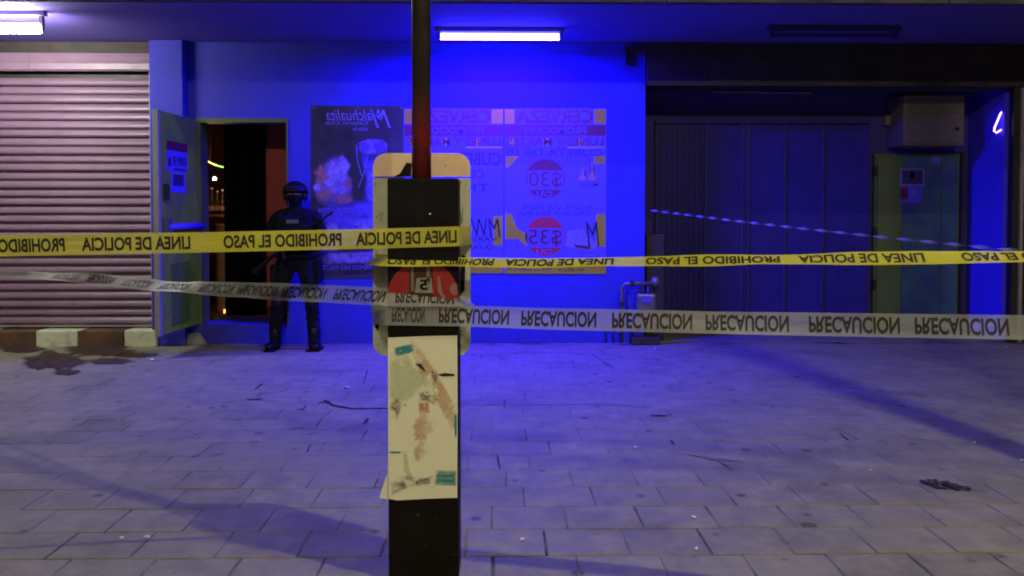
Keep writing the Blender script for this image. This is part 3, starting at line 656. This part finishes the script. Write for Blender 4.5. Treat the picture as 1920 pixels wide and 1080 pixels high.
# ------------------------------------------------------------------ sign post in the foreground
PY = 3.2
sp = thing('sign_post', 'dark square post carrying a round cornered cream sign board and thin dark pole with a painted red glow', 'sign post')
bx0, bx1 = X(726, PY), X(859, PY); XC = (bx0+bx1)/2
zbt = at(792, 334, PY).z
obj('post_box', nbox(bx0, bx1, PY, PY+.19, -.02, zbt, bev=.006), M['boxp'], sp)
pr_ = .039
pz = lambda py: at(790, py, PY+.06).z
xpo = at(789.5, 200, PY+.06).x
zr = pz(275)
def pole_mat():  # dark pole with a reflected red glow painted into its colour
    m = mat('red_glow_pole', (.030, .022, .022), .4, .3, 14, .1, 60); n = m.node_tree.nodes; l = m.node_tree.links; b_ = n['Principled BSDF']
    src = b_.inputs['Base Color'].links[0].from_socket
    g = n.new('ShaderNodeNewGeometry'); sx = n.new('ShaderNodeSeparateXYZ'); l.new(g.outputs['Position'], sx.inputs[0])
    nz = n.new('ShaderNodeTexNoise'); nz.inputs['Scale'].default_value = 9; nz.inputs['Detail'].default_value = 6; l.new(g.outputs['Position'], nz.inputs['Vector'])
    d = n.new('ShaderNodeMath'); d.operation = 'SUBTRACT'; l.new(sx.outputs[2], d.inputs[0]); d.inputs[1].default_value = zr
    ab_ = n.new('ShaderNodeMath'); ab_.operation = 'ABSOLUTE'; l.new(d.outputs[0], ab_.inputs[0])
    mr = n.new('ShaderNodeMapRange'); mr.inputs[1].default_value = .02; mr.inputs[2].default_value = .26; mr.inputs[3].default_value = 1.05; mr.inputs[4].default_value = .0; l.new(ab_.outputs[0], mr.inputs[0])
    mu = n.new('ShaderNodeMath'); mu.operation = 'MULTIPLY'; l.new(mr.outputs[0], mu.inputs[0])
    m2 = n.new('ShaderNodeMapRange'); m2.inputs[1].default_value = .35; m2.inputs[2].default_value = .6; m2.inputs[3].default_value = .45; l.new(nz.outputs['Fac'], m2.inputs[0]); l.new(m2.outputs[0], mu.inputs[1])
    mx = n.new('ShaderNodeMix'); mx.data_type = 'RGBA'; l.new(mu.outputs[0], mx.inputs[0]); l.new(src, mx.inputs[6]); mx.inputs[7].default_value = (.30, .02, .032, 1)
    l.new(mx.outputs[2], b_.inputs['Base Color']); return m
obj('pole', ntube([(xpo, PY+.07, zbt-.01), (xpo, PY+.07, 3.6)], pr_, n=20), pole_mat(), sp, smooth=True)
YB = PY+.195
SB = lambda px, py, d: at(px, py, YB)+Vector((0, -d+.02, 0))
full = rrect(699, 882, 668, 287, 26)
full = [(u, v) for u, v in [(p[0], p[1]) for p in rrect(699, 882, 287, 668, 26)]]
up_ = [(u, v) for u, v in full if v < 320] 
lo_ = [(u, v) for u, v in full if v > 600]
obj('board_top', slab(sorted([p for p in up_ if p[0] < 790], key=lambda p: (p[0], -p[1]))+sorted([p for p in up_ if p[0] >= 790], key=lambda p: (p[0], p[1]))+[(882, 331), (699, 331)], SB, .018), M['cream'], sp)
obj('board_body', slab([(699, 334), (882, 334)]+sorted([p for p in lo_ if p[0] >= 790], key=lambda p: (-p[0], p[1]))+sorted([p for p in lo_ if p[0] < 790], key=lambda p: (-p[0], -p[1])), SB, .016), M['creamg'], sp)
tb_ = obj('torn_sticker', slab([(739, 331), (757, 331), (771, 331), (772, 306), (762, 305), (758, 316), (750, 325)], lambda u, v, d: SB(u, v, d+.0185), .001), M['adblack'], sp)
for u, v in ((835, 310), (866, 341), (704, 345)): obj('rivet', nball(SB(u, v, .019), .0035, seg=8, ring=6), M['brownwood'], sp)
for pts in ([(705, 408), (718, 398)], [(712, 414), (717, 402)], [(868, 388), (866, 418)], [(863, 395), (866, 420)]):
    a, b = (SB(u, v, .0175) for u, v in pts); obj('scratch', ntube([a, b], .0012, n=5), M['ink'], sp)
obj('peeled_patch', slab([(866, 478), (873, 480), (872, 520), (868, 530), (871, 545), (864, 552), (863, 515)], lambda u, v, d: SB(u, v, d+.0165), .0008), M['adblack'], sp)
obj('peeled_patch', slab([(704, 590), (712, 585), (713, 605), (708, 620), (703, 614)], lambda u, v, d: SB(u, v, d+.0165), .0008), M['adblack'], sp)
# beer advert on the box front
BF = lambda px, py, d: at(px, py, PY-.0005)+Vector((0, -d, 0))
ad = thing('advert_sticker', 'black advert with red disc and bottle stuck on the front of the dark post', 'advert')
obj('sheet', slab(rect(727.5, 857.5, 598, 340), BF, .0012), M['adblack'], ad)
cc = circ(793, 556, 67, 48)
obj('red_disc', slab([(u, min(v, 596)) for u, v in cc if v < 597], lambda u, v, d: BF(u, v, d+.0014), .0006), M['adred'], ad)
obj('bottle_print', slab([(767, 596), (767, 505), (775, 490), (803, 490), (812, 505), (812, 596)], lambda u, v, d: BF(u, v, d+.0022), .0006), M['adbrown'], ad)
for u0, u1 in ((771, 776), (800, 806)): obj('bottle_shine', slab(rect(u0, u1, 546, 500), lambda u, v, d: BF(u, v, d+.0030), .0006), M['adgrey'], ad)
obj('glass_print', slab([(778, 549), (812, 549), (809, 521), (781, 521)], lambda u, v, d: BF(u, v, d+.0030), .0006), M['adwhite'], ad)
lettering(ad, M['adblack'], [('5', 787, 802, 544, 524)], BF, d=.0044, bold=.03)
obj('glass_print', slab([(786, 578), (808, 578), (806, 556), (788, 556)], lambda u, v, d: BF(u, v, d+.0030), .0006), M['adwhite'], ad)
obj('lime_print', slab(circ(853, 542, 11, 20, 9), lambda u, v, d: BF(min(u, 857), v, d+.0030), .0006), M['pskin'], ad)
obj('shine_print', slab([(820, 518), (825, 518), (829, 548), (838, 560), (828, 556), (821, 546)], lambda u, v, d: BF(u, v, d+.0030), .0006), M['pskin'], ad)
tag(obj('white_speck', nball(BF(806, 401, .002), .004, seg=8, ring=6), M['scrap']), 'tiny white speck on the dark upper front of the post', 'speck')
# paper bill on the lower post
pb = thing('paper_bill', 'weathered cream paper bill pasted low on the dark post', 'paper bill')
obj('sheet', slab([(728, 935), (745, 938), (800, 935), (857.5, 933), (858, 780), (857.5, 629), (800, 630), (727, 633), (728, 780)], BF, .0012), M['paper'], pb)
obj('loose_corner', slab([(711, 934), (726.5, 937), (726.5, 886), (720, 905)], lambda u, v, d: BF(u, v, d-.004), .0012), M['paper'], pb)
def blow(poly, f=1.22):
    cu_, cv_ = sum(p[0] for p in poly)/len(poly), sum(p[1] for p in poly)/len(poly)
    return [(cu_+(u-cu_)*f, cv_+(v-cv_)*f) for u, v in poly]
def pst(poly, m, k=0, nm='stain'):
    if m.name.startswith(('stain_', 'print_')): return faded(nm, blow(poly, 1.22 if m.name != 'print_teal' else 1.08), lambda u, v, d: BF(min(max(u, 728.5), 857), v, d+.0014+.0006*k), m, pb)
    obj(nm, slab(poly, lambda u, v, d: BF(u, v, d+.0014+.0008*k), .0004), m, pb)
pst([(739, 652), (760, 646), (774, 645), (777, 658), (768, 662), (745, 668), (740, 664)], M['teal'], 1, 'teal_print')
pst([(730, 676), (765, 668), (776, 690), (792, 700), (795, 720), (780, 735), (768, 745), (740, 760), (729, 740)], M['paperg'])
pst([(774, 642), (790, 660), (812, 690), (835, 730), (856, 760), (857, 800), (840, 790), (818, 750), (798, 730), (790, 700), (776, 670)], M['papert'])
pst([(778, 682), (790, 682), (799, 697), (794, 694)], M['ink'], 1); pst([(820, 702), (834, 699), (852, 701), (852, 705), (830, 706)], M['ink'], 1)
pst([(808, 695), (818, 693), (822, 705), (817, 712), (823, 724), (814, 716)], M['paperbr'], 1)
pst([(788, 738), (798, 733), (806, 740), (820, 748), (816, 758), (800, 752), (788, 752)], M['paperbr'], 1); pst([(731, 760), (736, 742), (746, 748), (752, 760), (745, 785), (734, 776)], M['paperbr'], 1)
pst([(755, 760), (764, 754), (762, 762)], M['paperbr'], 1)
pst([(786, 756), (803, 754), (805, 773), (787, 774)], M['salmon'], 1)
pst(blob(792, 800, 16, 24, 20, .3), M['papert'], 0); pst(blob(786, 842, 12, 22, 18, .3), M['papert'], .4)
pst([(729, 846), (752, 846), (752, 850), (729, 850)], M['teal'], 1, 'teal_print'); pst([(851, 777), (857, 775), (857, 815), (853, 822)], M['teal'], 1, 'teal_print')
pst([(818, 882), (857, 882), (857, 911), (815, 909)], M['teal'], 1, 'teal_print')
for k in range(3): pst(rect(823, 854, 889+9*k, 886+9*k), M['paperg'], 2)
pst([(730, 905), (760, 893), (800, 898), (818, 890), (815, 905), (770, 912), (740, 925)], M['paperbr'], .2); pst([(756, 850), (764, 850), (768, 885), (775, 895), (764, 896), (758, 880)], M['paperg'], 1)
lettering(pb, M['paper'], [('NO', 795, 820, 741, 727)], BF, d=.0045, bold=.03)

# ------------------------------------------------------------------ barrier tapes
class Ribbon:
    def __init__(s, keys, width, wave=.0, seed=1, step=.03):
        s.w = width
        P = [Vector(k[0]) for k in keys]; T = [k[1] for k in keys]
        s.P, s.T, s.S = [], [], []; acc = 0
        for i in range(len(P)-1):
            n = max(1, int((P[i+1]-P[i]).length/step))
            for k in range(n): s.P.append(P[i].lerp(P[i+1], k/n)); f = k/n; f = f*f*(3-2*f); s.T.append(T[i]*(1-f)+T[i+1]*f)
        s.P.append(P[-1]); s.T.append(T[-1])
        for i in range(len(s.P)):
            if i: acc += (s.P[i]-s.P[i-1]).length
            s.S.append(acc)
        s.len = acc; s.wave, s.seed = wave, seed
        s.frames = []
        for i in range(len(s.P)):
            t = (s.P[min(i+1, len(s.P)-1)]-s.P[max(i-1, 0)]).normalized()
            u0 = (Vector((0, 0, 1))-t*t.z).normalized(); n0 = t.cross(u0)
            tl = R(s.T[i]+wave*200*(noise.noise(Vector((s.S[i]*2.2, seed*7.3, 0)))))
            u = u0*math.cos(tl)+n0*math.sin(tl); s.frames.append((t, u, t.cross(u)))
    def pt(s, l, v, d):
        l = min(max(l, 0), s.len-1e-6)
        lo, hi = 0, len(s.S)-1
        while hi-lo > 1:
            m = (lo+hi)//2
            if s.S[m] <= l: lo = m
            else: hi = m
        f = (l-s.S[lo])/max(1e-9, s.S[hi]-s.S[lo])
        p = s.P[lo].lerp(s.P[hi], f); u = s.frames[lo][1].lerp(s.frames[hi][1], f); n = s.frames[lo][2].lerp(s.frames[hi][2], f)
        dz = s.wave*.02*noise.noise(Vector((l*3, v*2, s.seed)))
        return p+u*(v*s.w)+n*(d+dz+s.wave*.05*noise.noise(Vector((l*6, v*1.5+3, s.seed))))
    def sheet(s, m, name, parent):
        bm = bmesh.new(); rows = []
        for l in s.S: rows.append([bm.verts.new(s.pt(l, v, 0)) for v in (-.5, -.25, 0, .25, .5)])
        for a, b in zip(rows, rows[1:]):
            for k in range(4): bm.faces.new((a[k], b[k], b[k+1], a[k+1]))
        return obj(name, bm, m, parent, smooth=True)
def along(rb, px):
    """arc length where the ribbon passes column px of the reference view"""
    inv = CM.inverted(); best = None
    for l in [rb.len*k/1500 for k in range(1501)]:
        q = inv @ rb.pt(l, 0, 0)
        if q.z > -.1: continue
        e = abs(960+F*q.x/-q.z-px) + (150*max(0, rb.pt(l, 0, 0).y-PY-.03) if 715 < px < 872 else 0)
        if best is None or e < best[0]: best = (e, l)
    return best[1]
def words(rb, lst, m, parent, vb=.30, mirror=False, vflip=False):
    for s_, pa, pb_ in lst:
        bm = bmesh.new()
        if isinstance(pa, tuple): a, b = pa[0], pb_[0]
        else: a, b = along(rb, pa), along(rb, pb_)
        text(bm, s_, a, b, -vb, vb, rb.pt, d=.0012, mirror=mirror, vflip=vflip, bold=.032)
        obj('lettering', bm, m, parent)
FY = PY-.010
KS = PY/2.75
A = lambda px, py, Y: at(px, py, Y if Y in (YB, FY) or abs(Y-FY) < .006 else Y*KS)
wl, wr, wbk = (A(699, 470, YB+.0).x-.004), (A(882, 470, YB).x+.004), YB+.024
LP, PP = 'LINEA DE POLICIA', 'PROHIBIDO EL PASO'
yt = thing('police_tape', 'yellow police line tape running from the left to the dark post', 'barrier tape')
rb = Ribbon([(A(-2500, 484, 2.19), 0), (A(-900, 476, 2.42), 0), (A(-300, 467, 2.52), 0), (A(0, 461, 2.60), 3), (A(400, 454, 2.68), 0), (A(726, 447, FY), 0), (A(859, 443, FY), -4), (Vector((wr, YB-.01, A(880, 441, YB).z)), 0), (Vector((wr, wbk, A(880, 446, YB).z)), 0), (Vector((XC, wbk+.004, A(800, 465, YB).z)), 10)], .079, wave=.06, seed=2)
rb.sheet(M['tape_y'], 'tape', yt)
words(rb, [(PP, -105, 122), (LP, 154, 357), (PP, 418, 640), (LP, 668, 857), (LP, -352, -150)], M['ink'], yt, .33, mirror=True)
yr = thing('police_tape', 'narrow folded yellow police tape running from the dark post to the right', 'barrier tape')
rb = Ribbon([(Vector((XC, wbk+.008, A(800, 470, YB).z)), -20), (Vector((wl, wbk, A(700, 482, YB).z)), -30), (Vector((wl, YB-.012, A(700, 486, YB).z)), -62), (A(724, 489, FY), -66), (A(861, 491, FY), -68), (A(1000, 493, 2.69), -67), (A(1400, 487, 2.52), -66), (A(1920, 481, 2.31), -65), (A(2600, 474, 2.08), -55), (A(5200, 533, 1.4), -45)], .079, wave=.07, seed=5)
rb.sheet(M['tape_y'], 'tape', yr)
words(rb, [(PP, 728, 925), (LP, 947, 1150), (PP, 1210, 1463), (LP, 1497, 1732), (PP, 1803, 2070)], M['ink'], yr, .34, mirror=True, vflip=True)
wt = thing('caution_tape', 'twisted white caution tape coming from the far left to the dark post', 'barrier tape')
rb = Ribbon([(A(-500, 500, 6.6), -58), (A(0, 514, 4.7), -52), (A(150, 520, 4.1), -50), (A(300, 536, 3.64), -44), (A(570, 549, 3.02), -36), (A(722, 556, FY-.002), -42), (A(861, 562, FY-.002), -48), (Vector((wr, YB-.01, A(882, 566, YB).z)), -45), (Vector((wr, wbk, A(882, 570, YB).z)), -30), (Vector((XC, wbk+.004, A(800, 578, YB).z)), -20)], .081, wave=.11, seed=9)
rb.sheet(M['tape_w'], 'tape', wt)
PR = 'PRECAUCION'
words(rb, [(PR, 742, 850), (PR, 628, 722), (PR, 530, 612), (PR, 447, 520), (PR, 375, 437), (PR, 300, 355), (PR, 232, 283), (PR, 165, 213), (PR, 102, 148)], M['ink'], wt, .33, vflip=True)
wr_ = thing('caution_tape', 'wide white caution tape stretched from the dark post to the right edge', 'barrier tape')
rb = Ribbon([(Vector((XC, wbk+.008, A(800, 582, YB).z)), 10), (Vector((wl, wbk, A(700, 586, YB).z)), 10), (Vector((wl, YB-.012, A(700, 588, YB).z)), 10), (A(724, 590, FY-.004), -12), (A(861, 592, FY-.004), -14), (A(1000, 597, 2.69), -16), (A(1400, 606, 2.52), -13), (A(1920, 614, 2.32), -10), (A(2600, 624, 2.08), -10), (A(5200, 754, 1.4), -8)], .084, wave=.06, seed=12)
rb.sheet(M['tape_w'], 'tape', wr_)
words(rb, [(PR, 735, 797), (PR, 822, 955), (PR, 978, 1118), (PR, 1148, 1297), (PR, 1322, 1480), (PR, 1517, 1687), (PR, 1715, 1892), (PR, 1925, 2110)], M['ink'], wr_, .36, vflip=True)
ft = thing('caution_tape', 'thin twisted tape strung from the recess corner towards the right', 'barrier tape')
a, b = Vector((XE+.06, YW-.02, at(1222, 394, YW).z)), at(1912, 467, 5.2)
d_ = (b-a); n = 48; keys = []
for k in range(n+1): keys.append((a+d_*(k/n*1.22)+Vector((0, 0, -.02*math.sin(math.pi*min(1, k/n)))), 90+k*95))
rb = Ribbon(keys, .026, seed=3); rb.sheet(M['tape_w'], 'tape', ft)

# ------------------------------------------------------------------ gas meter
gm = thing('gas_meter', 'small grey gas meter with pipes at the right end of the blue wall', 'gas meter')
GY = YW-.14
def gp(px, py, dy=0): return at(px, py, GY+dy)
obj('pipe', ntube([gp(1166, 642), gp(1166, 540), gp(1172, 532), gp(1236, 531)], .022, n=10), M['metalp'], gm, smooth=True)
obj('pipe', ntube([gp(1176, 600), gp(1176, 545), gp(1196, 540), gp(1200, 565)], .012, n=8), M['dark'], gm, smooth=True)
obj('meter_body', nbox(gp(1194, 0).x, gp(1232, 0).x, GY-.06, GY+.07, gp(0, 612).z, gp(0, 552).z, bev=.03), M['metalp'], gm)
obj('dial_plate', nbox(gp(1203, 0).x, gp(1223, 0).x, GY-.068, GY-.0605, gp(0, 569).z, gp(0, 556).z), M['pwhite'], gm)
for px in (1203, 1221): obj('connector', ntube([gp(px, 551), gp(px, 536)], .018, n=10), M['dark'], gm)
obj('regulator', nball(gp(1229, 528, -.02), .055, sx=1, sy=.6), M['metalp'], gm, smooth=True)
obj('valve', ntube([gp(1215, 548, -.05), gp(1215, 538, -.05)], .010, n=8), M['pwhite'], gm)
obj('stand_pipe', ntube([gp(1186, 640), gp(1186, 613), gp(1200, 611)], .018, n=8), M['dark'], gm, smooth=True)
obj('stand_pipe', ntube([gp(1228, 636), gp(1228, 613)], .024, n=8), M['dark'], gm, smooth=True)
for px, a_, b_ in ((1163, 602, 641), (1136, 612, 641), (1150, 618, 641)): obj('riser', ntube([gp(px, a_, -.03), gp(px+1, b_, -.03)], .010, n=8), M['dark'], gm, smooth=True)
obj('cross_pipe', ntube([gp(1136, 613, -.03), gp(1150, 617, -.03), gp(1164, 606, -.03)], .009, n=8), M['dark'], gm, smooth=True)
obj('union_nut', ntube([gp(1180, 532, -.0), gp(1190, 532, -.0)], .032, n=6), M['dark'], gm); obj('union_nut', ntube([gp(1166, 566), gp(1166, 574)], .031, n=6), M['dark'], gm)
obj('foot_block', nbox(gp(1185, 0).x, gp(1240, 0).x, GY-.05, GY+.1, .0, .09, bev=.01), M['housing'], gm)
# ------------------------------------------------------------------ litter
SCRAPS = ['left one of two tiny white scraps side by side at the lower left', 'right one of two tiny white scraps side by side at the lower left', 'pale scrap alone on the paving below the officer, left of the post',
  'white scrap left of the dark leaf clump', 'white scrap right of the post beside a short joint crack', 'white scrap near the bottom edge, right of the post', 'pale scrap below the long crack right of the post',
  'pale scrap in the pole shadow at the right', 'pale scrap under the right end of the white caution tape', 'pale scrap at the recess edge right of the gas meter', 'dull scrap just right of the post foot',
  'white scrap at the extreme right edge of the paving', 'dim scrap left of the post, near its sign board', 'dim scrap beside the damp stains by the kerb']
for k, (px, py) in enumerate([(229, 1012), (275, 1012), (368, 814), (1632, 885), (1301, 973), (1305, 1032), (1192, 842), (1826, 832), (1886, 652), (1230, 655), (979, 1016), (1916, 865), (650, 728), (285, 676)]):
    p = ground(px, py); s = (.014 if py > 800 else .022)*random.uniform(.7, 1.3)
    bm = bmesh.new(); vs = [bm.verts.new((p.x+s*math.cos(a_)*random.uniform(.6, 1.3), p.y+s*math.sin(a_)*random.uniform(.6, 1.2), .004+random.uniform(.002, .014))) for a_ in [2*math.pi*i/6 for i in range(6)]]
    c0 = bm.verts.new((p.x, p.y, .016)); c1 = bm.verts.new((p.x, p.y, .003))
    for i in range(6): bm.faces.new((vs[i], vs[(i+1) % 6], c0)); bm.faces.new((vs[(i+1) % 6], vs[i], c1))
    tag(obj('paper_scrap', bm, M['scrap']), SCRAPS[k], 'litter', 'white scraps on the paving')
def crumple(name, label, px, py, z, s, m, cat='litter', sz=.7, Y=None):
    p = at(px, py, Y) if Y else ground(px, py, z)
    bm = bmesh.new(); bmesh.ops.create_icosphere(bm, subdivisions=2, radius=s)
    for v in bm.verts: v.co *= 1+.55*noise.noise(v.co*(2/s)+Vector((px, 0, 0))); v.co.z *= sz
    mz = min(v.co.z for v in bm.verts)
    for v in bm.verts: v.co += Vector((p.x, p.y, p.z-mz))
    return tag(obj(name, bm, m), label, cat)
crumple('paper_rag', 'crumpled white rag on the ramp by the open door', 366, 632, .03, .075, M['scrap'], 'rag', 1.2)
crumple('paper_scrap', 'crumpled white paper on the kerb at the foot of the pink shutter', 268, 607, .176, .045, M['scrap'])
crumple('paper_scrap', 'small pale crumpled bit on the door sill', 383, 601, .22, .03, M['pmid'])
lc = thing('leaf_clump', 'dark clump of dry leaves on the paving at right', 'leaves')
c = ground(1772, 911)
for k in range(46):
    ang = random.uniform(0, 6.28); rr_ = random.random()**.6
    x, y = c.x+.10*rr_*math.cos(ang)+.02*rr_*math.sin(ang), c.y+.07*rr_*math.sin(ang)-.05*rr_*math.cos(ang)
    bm = bmesh.new(); L, W_ = random.uniform(.014, .028), random.uniform(.010, .016); q = random.uniform(0, 6.28); z = .005+.010*random.random()*(1-rr_)
    pts = [(-L, 0), (-L*.4, W_), (L*.5, W_*.8), (L, 0), (L*.5, -W_*.8), (-L*.4, -W_)]
    bm.faces.new([bm.verts.new((x+u*math.cos(q)-v*math.sin(q), y+u*math.sin(q)+v*math.cos(q), z+abs(v)*.25)) for u, v in pts])
    obj('leaf', bm, M['leaf'], lc)

# ------------------------------------------------------------------ the officer
def skin(name, verts, edges, radii, m, parent, root=0, sub=2):
    me = bpy.data.meshes.new(name); me.from_pydata(verts, edges, []); o = bpy.data.objects.new(name, me); C.objects.link(o)
    md = o.modifiers.new('s', 'SKIN'); md.use_smooth_shade = True
    for i, r in enumerate(radii):
        sv = me.skin_vertices[0].data[i]; sv.radius = r if isinstance(r, tuple) else (r, r); sv.use_root = (i == root)
    s2 = o.modifiers.new('d', 'SUBSURF'); s2.levels = s2.render_levels = sub
    bpy.context.view_layer.update()
    nm = bpy.data.meshes.new_from_object(o.evaluated_get(bpy.context.evaluated_depsgraph_get())); nm.name = name
    bpy.data.objects.remove(o)
    for p in nm.polygons: p.use_smooth = True
    return link(name, nm, m, parent)
off = thing('person', 'officer in black helmet and uniform standing with a rifle beside the open doorway', 'person')
pc = ground(556, 655); off.location = (pc.x, pc.y, 0); off.scale = (1.1, 1.06, 1)
V = [(0, 0, .98), (0, .0, 1.14), (0, .01, 1.32), (0, .01, 1.46), (0, .0, 1.545), (0, -.015, 1.66), (0, -.012, 1.735),           # 0-6 spine, neck, head
     (-.11, 0, .93), (-.175, -.01, .52), (-.215, .03, .12), (-.225, -.05, .06),                                                    # 7-10 left-of-picture leg
     (.11, 0, .93), (.155, -.015, .52), (.165, .03, .12), (.205, -.06, .06),                                                       # 11-14
     (-.19, .01, 1.45), (-.275, -.02, 1.20), (-.10, -.25, 1.10), (-.06, -.27, 1.10),                                               # 15-18 arm
     (.19, .01, 1.45), (.28, -.03, 1.22), (.20, -.27, 1.26), (.185, -.30, 1.28)]                                                     # 19-22 arm
Eg = [(0, 1), (1, 2), (2, 3), (3, 4), (4, 5), (5, 6), (0, 7), (7, 8), (8, 9), (9, 10), (0, 11), (11, 12), (12, 13), (13, 14), (3, 15), (15, 16), (16, 17), (17, 18), (3, 19), (19, 20), (20, 21), (21, 22)]
Rd = [(.145, .11), (.14, .105), (.165, .12), (.13, .09), .055, (.078, .092), .07, .10, .072, .05, .045, .10, .072, .05, .045, .07, .055, .042, .035, .07, .055, .042, .035]
bd = skin('body', V, Eg, Rd, M['camo'], off, sub=3)
for v in bd.data.vertices:
    q = v.co; k = .012*noise.noise(Vector((q.x*14, q.y*14, q.z*26)))+.007*noise.noise(Vector((q.x*30, q.y*30, q.z*60))); v.co += v.normal*k
# balaclava, eyes, goggles, helmet
bm = bmesh.new(); ball(bm, (0, -.02, 1.665), .098, 20, 14, .80, .95, 1.18)
for v in bm.verts:
    if v.co.y < -.08: v.co.y -= .022*math.exp(-((v.co.x/.018)**2+((v.co.z-1.648)/.022)**2)); v.co.y -= .008*math.exp(-((v.co.x/.03)**2+((v.co.z-1.60)/.012)**2))
    if v.co.z < 1.62: v.co.x *= .92
obj('balaclava', bm, M['black'], off, smooth=True)
bm = bmesh.new(); ball(bm, (0, -.021, 1.683), .0985, 20, 14, .80, .96, .32); obj('eye_band', bm, M['skin'], off, smooth=True)
for s in (-1, 1): obj('eye', nball((s*.031, -.108, 1.685), .011, seg=10, ring=8), M['pmid'], off, smooth=True)
for s in (-1, 1): obj('ear_cup', nball((s*.095, -.005, 1.66), .042, sx=.6, sy=1, sz=1.2), M['blackgloss'], off, smooth=True)
bm = bmesh.new(); ball(bm, (0, .0, 1.70), .132, 24, 14, .95, 1.08, .98)
for v in list(bm.verts):
    lim = 1.715 if v.co.y < -.02 else 1.655
    if v.co.z < lim: v.co.z = lim-.25*(lim-v.co.z)*.1
    if v.co.y < -.10 and v.co.z < 1.74: v.co.y -= .02
obj('helmet', bm, M['blackgloss'], off, smooth=True)
bm = bmesh.new(); ball(bm, (0, -.115, 1.752), .06, 16, 8, 1.15, .5, .5); obj('goggles', bm, M['blackgloss'], off, smooth=True)
obj('chin_strap', ntube([(-.092, -.02, 1.67), (-.06, -.07, 1.575), (0, -.085, 1.56), (.06, -.07, 1.575), (.092, -.02, 1.67)], .008, n=6), M['black'], off)
# vest and kit
vt = obj('vest', nbox(-.185, .185, -.165, .15, 1.06, 1.46, bev=.06), M['black'], off, smooth=True)
for k, x in enumerate((-.11, -.035, .04, .115)): obj('pouch', nbox(x-.033, x+.033, -.205, -.166, 1.08, 1.22, bev=.012), M['camo'], vt)
obj('chest_patch', nbox(-.05, .07, -.172, -.1655, 1.37, 1.41, bev=.003), M['metalp'], vt)
for s in (-1, 1): obj('shoulder_strap', ntube([(s*.12, -.15, 1.42), (s*.125, -.04, 1.50), (s*.12, .10, 1.47)], .026, n=8), M['black'], vt, smooth=True)
obj('belt', ntube([(.18*math.cos(2*math.pi*k/20), .14*math.sin(2*math.pi*k/20), 1.02) for k in range(21)], .028, n=8, caps=False), M['black'], off, smooth=True)
obj('holster', nbox(-.245, -.175, -.06, .05, .70, .92, bev=.02), M['blackgloss'], off)
obj('thigh_pouch', nbox(.185, .255, -.06, .07, .72, .98, bev=.02), M['camo'], off)
for s, kx in ((-1, -.175), (1, .155)): obj('knee_pad', nball((kx, -.075, .52), .06, sx=.95, sy=.5, sz=1.3), M['blackgloss'], off, smooth=True)
for sx, ax, tx in ((-1, -.215, -.24), (1, .165, .215)):
    bm = bmesh.new(); tube(bm, [(ax*.98, .03, .30), (ax, .03, .16), (ax, .03, .05)], [.068, .060, .058], n=14)
    ball(bm, (tx, -.075, .045), .055, 14, 8, .9, 1.75, .85); ball(bm, (ax, .02, .04), .058, 14, 8, .9, 1.2, .75)
    for v in bm.verts: v.co.z = max(v.co.z, .012)
    bt = obj('boot', bm, M['blackgloss'], off, smooth=True)
    obj('sole', nbox(min(tx, ax)-.042, max(tx, ax)+.042, -.165, .085, .0, .016, bev=.006), M['black'], bt)
# gloved hands, five fingers each, closed round the rifle
RA, RBv = Vector((-.16, -.285, 1.03)), Vector((.36, -.33, 1.44))       # rifle axis
ax_ = (RBv-RA).normalized(); sd = ax_.cross(Vector((0, -1, 0))).normalized(); fr = Vector((0, -1, 0))-ax_*ax_.dot(Vector((0, -1, 0))); fr.normalize()
def hand(c, wrist, s):
    g = bmesh.new(); c = Vector(c); wv = (Vector(wrist)-c).normalized()
    ball(g, c+fr*(-.012)-sd*.03, .038, 12, 8, 1, .7, 1); tube(g, [c-sd*.03, Vector(wrist)], [.034, .036], n=10)
    for k in range(4):
        b_ = c+ax_*(.030-.020*k); Lf = (.9, 1.0, .95, .78)[k]
        tube(g, [b_-sd*.034-fr*.005, b_-sd*.030+fr*.026*Lf, b_+sd*.002+fr*.036*Lf, b_+sd*.026*Lf+fr*.022], [.011, .0105, .0095, .008], n=8)
    tube(g, [c-sd*.02-fr*.02+ax_*.025, c+sd*.012-fr*.028+ax_*.045, c+sd*.03-fr*.015+ax_*.055], [.013, .011, .009], n=8)
    obj('glove', g, M['black'], off, smooth=True)
hand(RA.lerp(RBv, .20), (-.09, -.26, 1.10), -1); hand(RA.lerp(RBv, .66), (.195, -.285, 1.27), 1)
rf = thing('rifle', 'black rifle held slanting across the chest of the officer', 'rifle'); rf.location = off.location; rf.scale = off.scale
def along_r(f, a=0, b=0): return RA.lerp(RBv, f)+sd*a+fr*b
obj('receiver', ntube([along_r(.05), along_r(.55)], [.026, .024], n=8), M['blackgloss'], rf)
obj('barrel', ntube([along_r(.55), along_r(1.15)], .011, n=8), M['blackgloss'], rf)
obj('handguard', ntube([along_r(.551), along_r(.92)], .023, n=8), M['black'], rf)
obj('stock', ntube([along_r(.049), along_r(-.25, .02), along_r(-.36, .03)], [.02, .026, .04], n=8), M['black'], rf)
obj('magazine', ntube([along_r(.42, .024), along_r(.46, .10), along_r(.52, .17)], [.02, .02, .02], n=6), M['blackgloss'], rf)
obj('grip', ntube([along_r(.18, .02), along_r(.12, .10)], [.018, .02], n=8), M['blackgloss'], rf)
obj('sight', nbox(*[c for p in [along_r(.35, -.045)] for c in (p.x-.03, p.x+.03, p.y-.012, p.y+.012, p.z-.016, p.z+.016)]), M['blackgloss'], rf)
